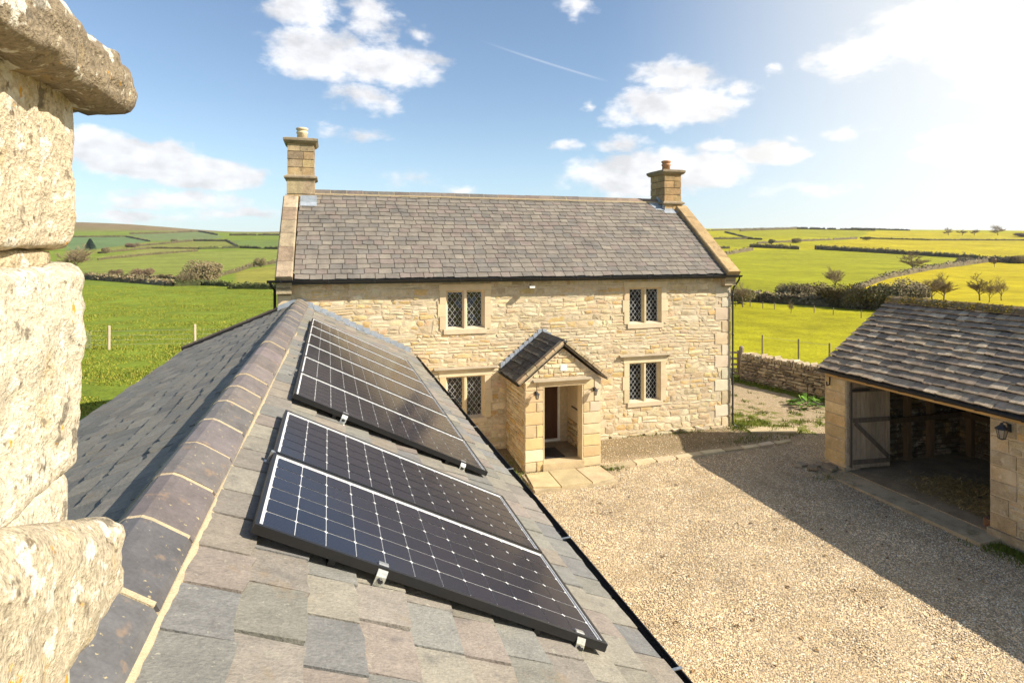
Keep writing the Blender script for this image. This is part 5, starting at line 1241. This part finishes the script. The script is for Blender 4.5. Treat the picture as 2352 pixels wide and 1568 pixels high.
def fence(posts, h, r, tint, label, wires=(), name='wire_fence', mesh_net=False):
    P = [at_ground(*p) if len(p) == 2 else Vector(p) for p in posts]
    root = thing(name, label, 'fence', P[0]); A = P[0]
    for p in P: obj('post', MB().tube([p-A+Vector((0,0,-.2)), p-A+Vector((.01,0,h)), p-A+Vector((.01,0,h+.02))], [r, r, r*.6], 7, tv(rng, tint)), M_post, root)
    if wires:
        for z in wires:
            b = MB()
            for a, c in zip(P, P[1:]): b.tube([a-A+Vector((0,0,z)), c-A+Vector((0,0,z))], .006, 3, cap=False)
            obj('wire', b, M_wire, root)
    return root, P
M_wire = mat('fence_wire', (.45,.45,.42), tint=False, bump=0, rough=.5, metallic=.5)
ft, P = fence([(60,802),(165,803),(250,802),(447,798),(620,796)], 1.28, .075, (.48,.40,.28), 'stock fence of pale round posts and wire across the near left meadow', (.25,.5,.75,1.0))
nb = MB()
a, b_ = P[1]-P[0], P[2]-P[0]
for k in range(0, 14):
    q = a.lerp(a+(b_-a)*.5, k/13); nb.tube([q+Vector((0,0,.05)), q+Vector((0,0,1.0))], .007, 3, cap=False)
for z in (.12,.3,.45,.6,.85): nb.tube([a+Vector((0,0,z)), a+(b_-a)*.5+Vector((0,0,z))], .007, 3, cap=False)
obj('wire_netting', nb, M_wire, ft)
fence([(1751,822),(1834,834),(1905,846)], 1.15, .04, (.24,.19,.13), 'wire fence with dark posts just behind the dry stone wall', (1.05,))
fence([(1690,703),(1706,706),(1723,704),(1752,708),(1779,710),(1870,718),(1914,723),(1978,730)], 0.6, .04, (.24,.19,.12), 'run-down wooden fence posts crossing the middle of the right hand field', (.45,))

# ================================================================ trees, bushes and hedges
def bare_tree(seed, spread=.8, twigs=7500, trunkh=.24, tint=(.22,.175,.11), tw_tint=(.30,.225,.14)):
    """a leafless tree one unit high: (trunk+limbs, twigs)"""
    r = random.Random(seed); tb = MB(); ends = []
    def grow(p, d, l, rad, lev):
        q = p+d*l; m = p+d*l*.5+Vector((r.uniform(-1,1), r.uniform(-1,1), r.uniform(-.5,.5)))*l*.07
        tb.tube([p, m, q], [rad, rad*.8, rad*.58], 6 if lev < 2 else 3, tv(r, tint), cap=False)
        if lev >= 3: ends.append((p, q))
        if lev >= 5: return
        n = 4 if lev < 2 else 3
        for k in range(n):
            a = 2*math.pi*(k+r.random()*.8)/max(1, n-1); o = Vector((math.cos(a), math.sin(a), 0))
            if k == 0: nd = (d+o*r.uniform(.05, .3)).normalized(); st = q; ll = l*r.uniform(.72, .9)
            else:
                nd = (d*r.uniform(.35, .8)+o*r.uniform(.55, 1.1)*spread+Vector((0,0,r.uniform(.0,.28)))).normalized(); st = p.lerp(q, r.uniform(.45, 1.0)); ll = l*r.uniform(.55, .85)
            grow(st, nd, ll, rad*(.66 if k == 0 else .5), lev+1)
    grow(Vector((0,0,0)), Vector((r.uniform(-.06,.06), r.uniform(-.06,.06), 1)).normalized(), trunkh, .024, 0)
    cb = MB()
    for _ in range(twigs):
        p, q = r.choice(ends); s = p.lerp(q, r.uniform(.1, 1.15)); d = ((q-p).normalized()*1.2+Vector((r.gauss(0,.7), r.gauss(0,.7), r.gauss(.1,.5)))).normalized(); l = r.uniform(.03, .08); w = d.orthogonal().normalized()*.0022
        if r.random() < .5: w = d.cross(w).normalized()*.0022
        cb.add([s-w, s+w, s+d*l], [(0,1,2)], tv(r, tw_tint, .7, 1.2))
    top = max(v[2] for v in cb.v); k = 1/top
    tb.v = [tuple(c*k for c in v) for v in tb.v]; cb.v = [tuple(c*k for c in v) for v in cb.v]
    return tb, cb
def make_tree(name, seed, **k):
    tb, cb = bare_tree(seed, **k); root = thing(name, 'x', 'tree'); obj('trunk', tb, M_twig, root); obj('crown', cb, M_twig, root); return root
def make_bush(name, seed, pal, n=6000, flat=.75, lobes=9, size=.03, cat='bush'):
    r = random.Random(seed); root = thing(name, 'x', cat)
    L = [(r.uniform(-.34,.34), r.uniform(-.34,.34), r.uniform(.3,.72)*flat, r.uniform(.18,.34)) for _ in range(lobes)]
    b = MB()
    for _ in range(n):
        c = r.choice(L); d = Vector((r.gauss(0,1), r.gauss(0,1), r.gauss(0,1))).normalized()*(r.random()**.4)*c[3]; p = Vector(c[:3])+d
        if p.z < .01: p.z = abs(p.z)*.4
        a = Vector((r.gauss(0,1), r.gauss(0,1), r.gauss(0,1))).normalized(); o = a.orthogonal().normalized(); s = size*r.uniform(.5, 1.3)
        b.add([p-a*s, p+o*s*.55, p+a*s, p-o*s*.55], [(0,1,2,3)], tv(r, r.choice(pal), .65, 1.2))
    obj('crown', b, M_leafy, root)
    t = MB()
    for k in range(7):
        c = r.choice(L); t.tube([(r.uniform(-.05,.05), r.uniform(-.05,.05), -.03), (c[0]*.6, c[1]*.6, c[2]*.5), c[:3]], [.02,.013,.005], 4, (.12,.09,.06), cap=False)
    obj('stem', t, M_twig, root); return root
def place(o, px, py, hpx, label, group=None, wide=1.0, rot=0):
    p = at_ground(px, py); s = hpx/FPX*depth(p); o.location = p; o.scale = (s*wide, s*wide, s); o.rotation_euler = (0, 0, rot); o['label'] = label
    if group: o['group'] = group
    return o
BR = [(.20,.155,.085),(.24,.18,.10),(.165,.14,.065),(.27,.205,.12),(.18,.165,.07)]
BG_ = [(.17,.155,.065),(.21,.18,.08),(.25,.21,.10),(.14,.13,.05)]
RU = [(.24,.155,.095),(.20,.135,.08),(.17,.135,.075)]
oak = make_tree('bare_tree', 3); oak2 = make_tree('bare_tree', 8, spread=1.0); oak3 = make_tree('bare_tree', 14, spread=.6, twigs=3600); oakp = make_tree('bare_tree', 21, twigs=6000, tint=(.20,.15,.10), tw_tint=(.26,.19,.11))
shr = make_bush('bush', 5, BR); shr2 = make_bush('bush', 6, BG_, flat=.85); shr3 = make_bush('bush', 7, RU, flat=.6)
TG, BGp = 'leafless trees in the fields', 'bushes in the hedgerows'
used = set()
def put(o, *a, **k):
    c = o if o.name not in used else copy_tree(o); used.add(o.name); return place(c, *a, **k)
put(oak, 168, 634, 78, 'wide bare tree at the left end of the meadow hedge beside the foreground chimney', TG, 1.15)
put(oak, 1918, 664, 56, 'bare tree standing alone at the lower end of the diagonal hedge', TG, 1.0, 1)
put(oak2, 2098, 624, 50, 'broad bare tree in the diagonal hedge casting a shadow on the field', TG, 1.35)
put(oak3, 1706, 704, 62, 'bare tree beside the farmhouse corner, its crown level with the gutter', TG, 1.25)
put(oak3, 1817, 720, 32, 'small bare sapling alone in the right hand field', TG, .8, 2)
put(oakp, 2250, 690, 68, 'bare tree just above the barn roof ridge, larger of the close pair', TG, 1.1)
put(oak3, 2300, 690, 60, 'slender bare tree to the right of the pair above the barn ridge', TG, .8, 1)
put(oak3, 2272, 694, 58, 'slender bare tree at the left of the pair above the barn ridge', TG, .7, 3)
put(oakp, 2168, 694, 74, 'spreading bare tree amid the thicket above the barn roof', TG, 1.2, 2)
put(oak, 2140, 694, 66, 'bare tree at the left side of the thicket above the barn roof', TG, 1.1, 4)
put(oak2, 2292, 541, 27, 'largest bare tree on the right hand skyline', TG, 1.25, 1)
put(oak2, 2178, 541, 20, 'bare tree at the left of the skyline group on the right', TG, 1.1, 2)
put(oak, 2210, 541, 15, 'low bare tree second from the left in the skyline group', TG, 1.6, 3)
put(oak, 2238, 541, 16, 'low bare tree in the middle of the skyline group', TG, 1.5, 5)
put(oakp, 2284, 613, 26, 'small bare tree at the far right end of the middle hedge', TG, 1.0, 2)
put(shr, 470, 647, 62, 'large rounded brown bush below the left hand fields', BGp, 1.25)
put(shr, 430, 650, 30, 'low dark bush at the left foot of the large brown bush', BGp, 1.5, 2)
put(shr3, 330, 636, 34, 'dark brown rounded bush midway along the left hedge', BGp, 1.5)
put(shr3, 266, 634, 26, 'small brown bush left of the dark rounded bush', BGp, 1.1, 2)
put(shr3, 385, 640, 18, 'reddish low bush right of the dark rounded bush', BGp, 1.6, 4)
put(shr2, 598, 613, 27, 'round green-grey bush on the hedge close to the farmhouse gable', BGp, .95)
put(shr, 242, 582, 18, 'dark small bush below the conifer on the left hill', BGp, .9, 3)
put(shr3, 300, 568, 18, 'brown thicket on the slope right of the conifer', BGp, 1.6, 1)
put(shr2, 402, 556, 9, 'small dark bush in the middle of the far left field', BGp, 1.9, 1)
put(shr, 1810, 692, 54, 'grey-brown bush at the left of the thicket below the diagonal hedge', BGp, 1.0, 1)
put(shr, 1860, 696, 60, 'pale brown bush in the thicket right of the lone sapling', BGp, 1.3, 2)
put(shr, 1920, 704, 66, 'broad brown bush in the thicket below the lone bare tree', BGp, 1.3, 3)
put(shr, 1985, 710, 72, 'brown bush at the right of the thicket beside the barn gable', BGp, 1.2, 4)
put(shr2, 2045, 714, 80, 'tall bush right behind the left end of the barn ridge', BGp, 1.1, 5)
put(shr, 2085, 714, 94, 'pale twiggy bush rising behind the barn ridge', BGp, 1.0, 6)
put(shr2, 1700, 696, 44, 'bushy undergrowth at the foot of the bare tree by the farmhouse', BGp, 1.4, 2)
put(shr2, 1752, 692, 24, 'low dark bush between the farmhouse tree and the thicket', BGp, 1.7, 3)
put(shr2, 1773, 561, 15, 'round dark bush on the upper right hand hill', BGp, 1.2, 1)
put(shr, 1828, 558, 14, 'brown bush on the upper hill right of the round dark one', BGp, 1.3, 2)
put(shr2, 1990, 552, 11, 'small bush at the meeting of hedges near the hill top', BGp, 1.6, 3)
put(shr, 2215, 604, 18, 'brown bush on the middle hedge right of the broad bare tree', BGp, 1.7, 1)
put(shr, 2340, 605, 24, 'brown bush at the right edge of the middle hedge', BGp, 1.4, 2)
put(shr3, 2352, 544, 16, 'reddish brown copse at the right edge of the skyline', BGp, 2.6, 2)
def conifer():
    r = random.Random(2); root = thing('conifer', 'dark blue-green conifer standing alone on the left hill', 'tree'); b = MB()
    for _ in range(2600):
        z = r.random()**.8; a = r.uniform(0, 6.28); rad = (1-z)*.42*(r.random()**.5)+.02; p = Vector((math.cos(a)*rad, math.sin(a)*rad, .08+z*.92)); d = Vector((math.cos(a), math.sin(a), -.5)).normalized()*.07; s = Vector((-math.sin(a), math.cos(a), 0))*.03
        b.add([p-s, p+d, p+s], [(0,1,2)], tv(r, (.022,.045,.032), .6, 1.3))
    obj('crown', b, M_leafy, root); obj('trunk', MB().tube([(0,0,-.03),(0,0,.5)], [.03,.015], 6, (.1,.07,.05)), M_twig, root)
    place(root, 207, 574, 26, 'dark blue-green conifer standing alone on the left hill', None, 1.3)
conifer()
HG = 'hedgerows between the fields'
def hedge(pts, hpx, label, pal, wm=1.0, gaps=.0, seed=1, dens=1.0):
    """hedge along surveyed points; hpx: height as seen (px at 2352 width)"""
    r = random.Random(seed); W_ = []
    for (a, b) in zip(pts, pts[1:]):
        n = max(2, int(math.hypot(b[0]-a[0], (b[1]-a[1])*4)/5))
        for k in range(n): W_.append(at_ground(a[0]+(b[0]-a[0])*k/n, a[1]+(b[1]-a[1])*k/n))
    W_.append(at_ground(*pts[-1]))
    A = W_[0].copy(); root = MB(); core = MB()
    o0 = 0
    for i, (p, q) in enumerate(zip(W_, W_[1:])):
        t = depth((p+q)/2); H = hpx/FPX*t; L = (q-p).length; 
        if L > 220: continue
        seen = max(3, abs(proj(q)[0]-proj(p)[0]) if proj(p) and proj(q) else 3)
        hh = H*(.62+.75*(.5+.5*noise.noise((p.x*.05+seed, p.y*.05, i*.8))))
        if gaps and noise.noise((i*.37, seed, 0)) < gaps-.6: hh *= .35
        d = (q-p).normalized() if L > 1e-6 else Vector((1,0,0)); n_ = Vector((-d.y, d.x, 0)); wd = max(.5, H*.42)*wm
        v = []
        for c, k in ((p-A, 1), (q-A, 1)):
            for s, z in ((-1, -.3*H), (-.8, .55*hh), (0, .8*hh), (.8, .55*hh), (1, -.3*H)): v.append(c+n_*s*wd*.75+Vector((0,0,z)))
        core.add(v, [(k, k+1, k+6, k+5) for k in range(4)], tv(r, pal[0], .5, .8))
        cnt = int(min(60, 7+seen*2.2)*dens)
        for _ in range(cnt):
            c = p.lerp(q, r.random())-A+n_*r.gauss(0, wd*.5); z = hh*(r.random()**.7)*1.08; c += Vector((0,0,z)); s = max(.10, H*.2)*r.uniform(.5, 1.3)
            a = Vector((r.gauss(0,1), r.gauss(0,1), r.gauss(0,.8))).normalized(); o = a.orthogonal().normalized(); root.add([c-a*s, c+o*s*.6, c+a*s, c-o*s*.6], [(0,1,2,3)], tv(r, r.choice(pal), .65, 1.2))
    e = thing('hedgerow', label, 'hedge', A, HG); obj('foliage', root, M_leafy, e); obj('inner_growth', core, M_leafy, e)
DH = [(.15,.125,.06),(.19,.155,.075),(.125,.115,.05),(.22,.175,.09)]
BH = [(.19,.15,.08),(.23,.18,.10),(.16,.14,.065),(.27,.20,.115)]
GH = [(.08,.09,.028),(.10,.105,.035),(.06,.07,.022)]
hedge([(120,636),(290,648),(400,657)], 14, 'long trimmed brown hedge at the far edge of the left meadow', BH, seed=1, dens=1.6)
hedge([(400,657),(470,655),(530,658)], 12, 'rough green hedge in the middle of the left meadow edge', GH, seed=2)
hedge([(525,663),(645,664)], 13, 'dark green hedge reaching the farmhouse gable at the meadow edge', GH, seed=3, dens=1.5)
hedge([(225,636),(330,638),(430,642)], 8, 'scrubby hedge behind the left meadow with brown bushes', BH, seed=4)
hedge([(470,642),(540,626),(575,614),(640,604)], 9, 'hedge running uphill to the farmhouse gable past the round bush', DH, seed=5)
hedge([(225,597),(340,586),(454,577)], 5, 'broken brown hedge across the middle of the left slope', DH, gaps=.25, seed=6)
hedge([(225,582),(347,571),(456,572)], 5, 'thin dark hedge just above the broken brown one on the left slope', DH, seed=7)
hedge([(456,573),(551,570),(645,573)], 6, 'dotted hedge along the top of the big left hand field', GH, gaps=.2, seed=8)
hedge([(305,567),(384,560),(444,554),(520,554)], 5, 'dark hedge curving below the upper left field', DH, seed=9)
hedge([(520,553),(546,567)], 5, 'short steep hedge dropping down the left hill', DH, seed=10)
hedge([(150,545),(290,544),(344,555)], 4, 'hedge under the moor on the far left, above the conifer', DH, seed=11)
hedge([(297,538),(384,536),(456,532),(499,540)], 4, 'highest hedge on the left hill under the brown moor', DH, seed=12)
hedge([(527,541),(645,541)], 5, 'long skyline hedge left of the farmhouse chimney', DH, gaps=.2, seed=13)
hedge([(1640,690),(1760,694),(1901,704),(2060,714)], 22, 'ragged brown hedge at the bottom of the right hand field', BH, seed=14, dens=1.4)
hedge([(1960,668),(2035,640),(2135,620),(2268,602),(2400,606)], 12, 'brown diagonal hedge climbing between the two bright right hand fields', BH, seed=15, dens=1.3)
hedge([(1872,573),(1985,579),(2068,584),(2201,592),(2240,594)], 10, 'dark clipped hedge along the middle of the right hand hill', DH, seed=16, dens=1.6)
hedge([(2235,595),(2300,597),(2400,600)], 9, 'bushy hedge at the right edge of the middle hill', GH, gaps=.15, seed=17)
hedge([(1975,548),(2135,552),(2400,553)], 4, 'thin dark hedge high on the right hill', DH, seed=18)
hedge([(1722,568),(1835,573)], 9, 'short thick dark hedge left of the clipped middle one', DH, seed=19, dens=1.5)
hedge([(1600,571),(1676,571)], 6, 'dark hedge right beside the farmhouse roof verge', DH, seed=20)
hedge([(1600,597),(1655,588),(1728,575)], 9, 'grey-brown hedge rising from the farmhouse roof', BH, seed=21)
hedge([(1600,550),(1718,549),(1750,551)], 5, 'thin hedge near the hill top right of the farmhouse chimney', DH, seed=22)
hedge([(1740,560),(1830,555),(1968,549)], 5, 'scattered bushes hedge under the upper right hill field', BH, gaps=.25, seed=23)
hedge([(1665,534),(1718,547)], 4, 'short hedge slanting down from the right hand skyline', DH, seed=24)
hedge([(1610,531),(1740,527),(1900,525),(2090,530)], 4, 'dark line of hedge along the right hand skyline', DH, gaps=.25, seed=25)
hedge([(1700,531),(1830,526),(2010,530)], 5, 'clumps of trees along the skyline above the right hand fields', DH, gaps=.45, seed=26)

# leafy weed by the barn corner
def weed():
    r = random.Random(3); root = thing('leafy_plant', 'bright green broad-leaved weed growing by the barn corner', 'plant', (16.6, 17.9, gh(16.6, 17.9)))
    p0 = at_ground(1855, 935); root.location = p0
    for k in range(46):
        a = r.uniform(0, 6.28); l = r.uniform(.15, .5); z = r.uniform(.05, .5); d = Vector((math.cos(a), math.sin(a), 0)); s = Vector((-d.y, d.x, 0)); w = r.uniform(.05, .10); b = MB(); o = d*r.uniform(.0, .45)+Vector((0,0,z*.5))
        b.add([o, o+d*l*.5+s*w+Vector((0,0,z*.35)), o+d*l+Vector((0,0,z*.2)), o+d*l*.5-s*w+Vector((0,0,z*.35))], [(0,1,2,3)], tv(r, r.choice([(.10,.20,.02),(.14,.24,.03),(.07,.15,.015)]))); obj('leaf', b, M_leafy, root)
    obj('stem', MB().tube([(0,0,-.05),(.02,0,.3)], .012, 5, (.1,.14,.03)), M_leafy, root)
weed()

# ================================================================ thin spring haze over the valley
def haze():
    b = MB().box((-3300,-3300,-8), (3300,3300,150)); m = bpy.data.materials.new('haze'); m.use_nodes = True; nt = m.node_tree; nt.nodes.clear()
    v = W(nt, 'ShaderNodeVolumePrincipled'); setin(v, 'Color', (.93,.95,1.0,1)); setin(v, 'Density', .00008); setin(v, 'Anisotropy', .25)
    out = W(nt, 'ShaderNodeOutputMaterial'); nt.links.new(v.outputs[0], out.inputs['Volume']); m.volume_intersection_method = 'FAST' if hasattr(m, 'volume_intersection_method') else 'FAST'
    obj('haze', b, m, None, kind='stuff')
haze()
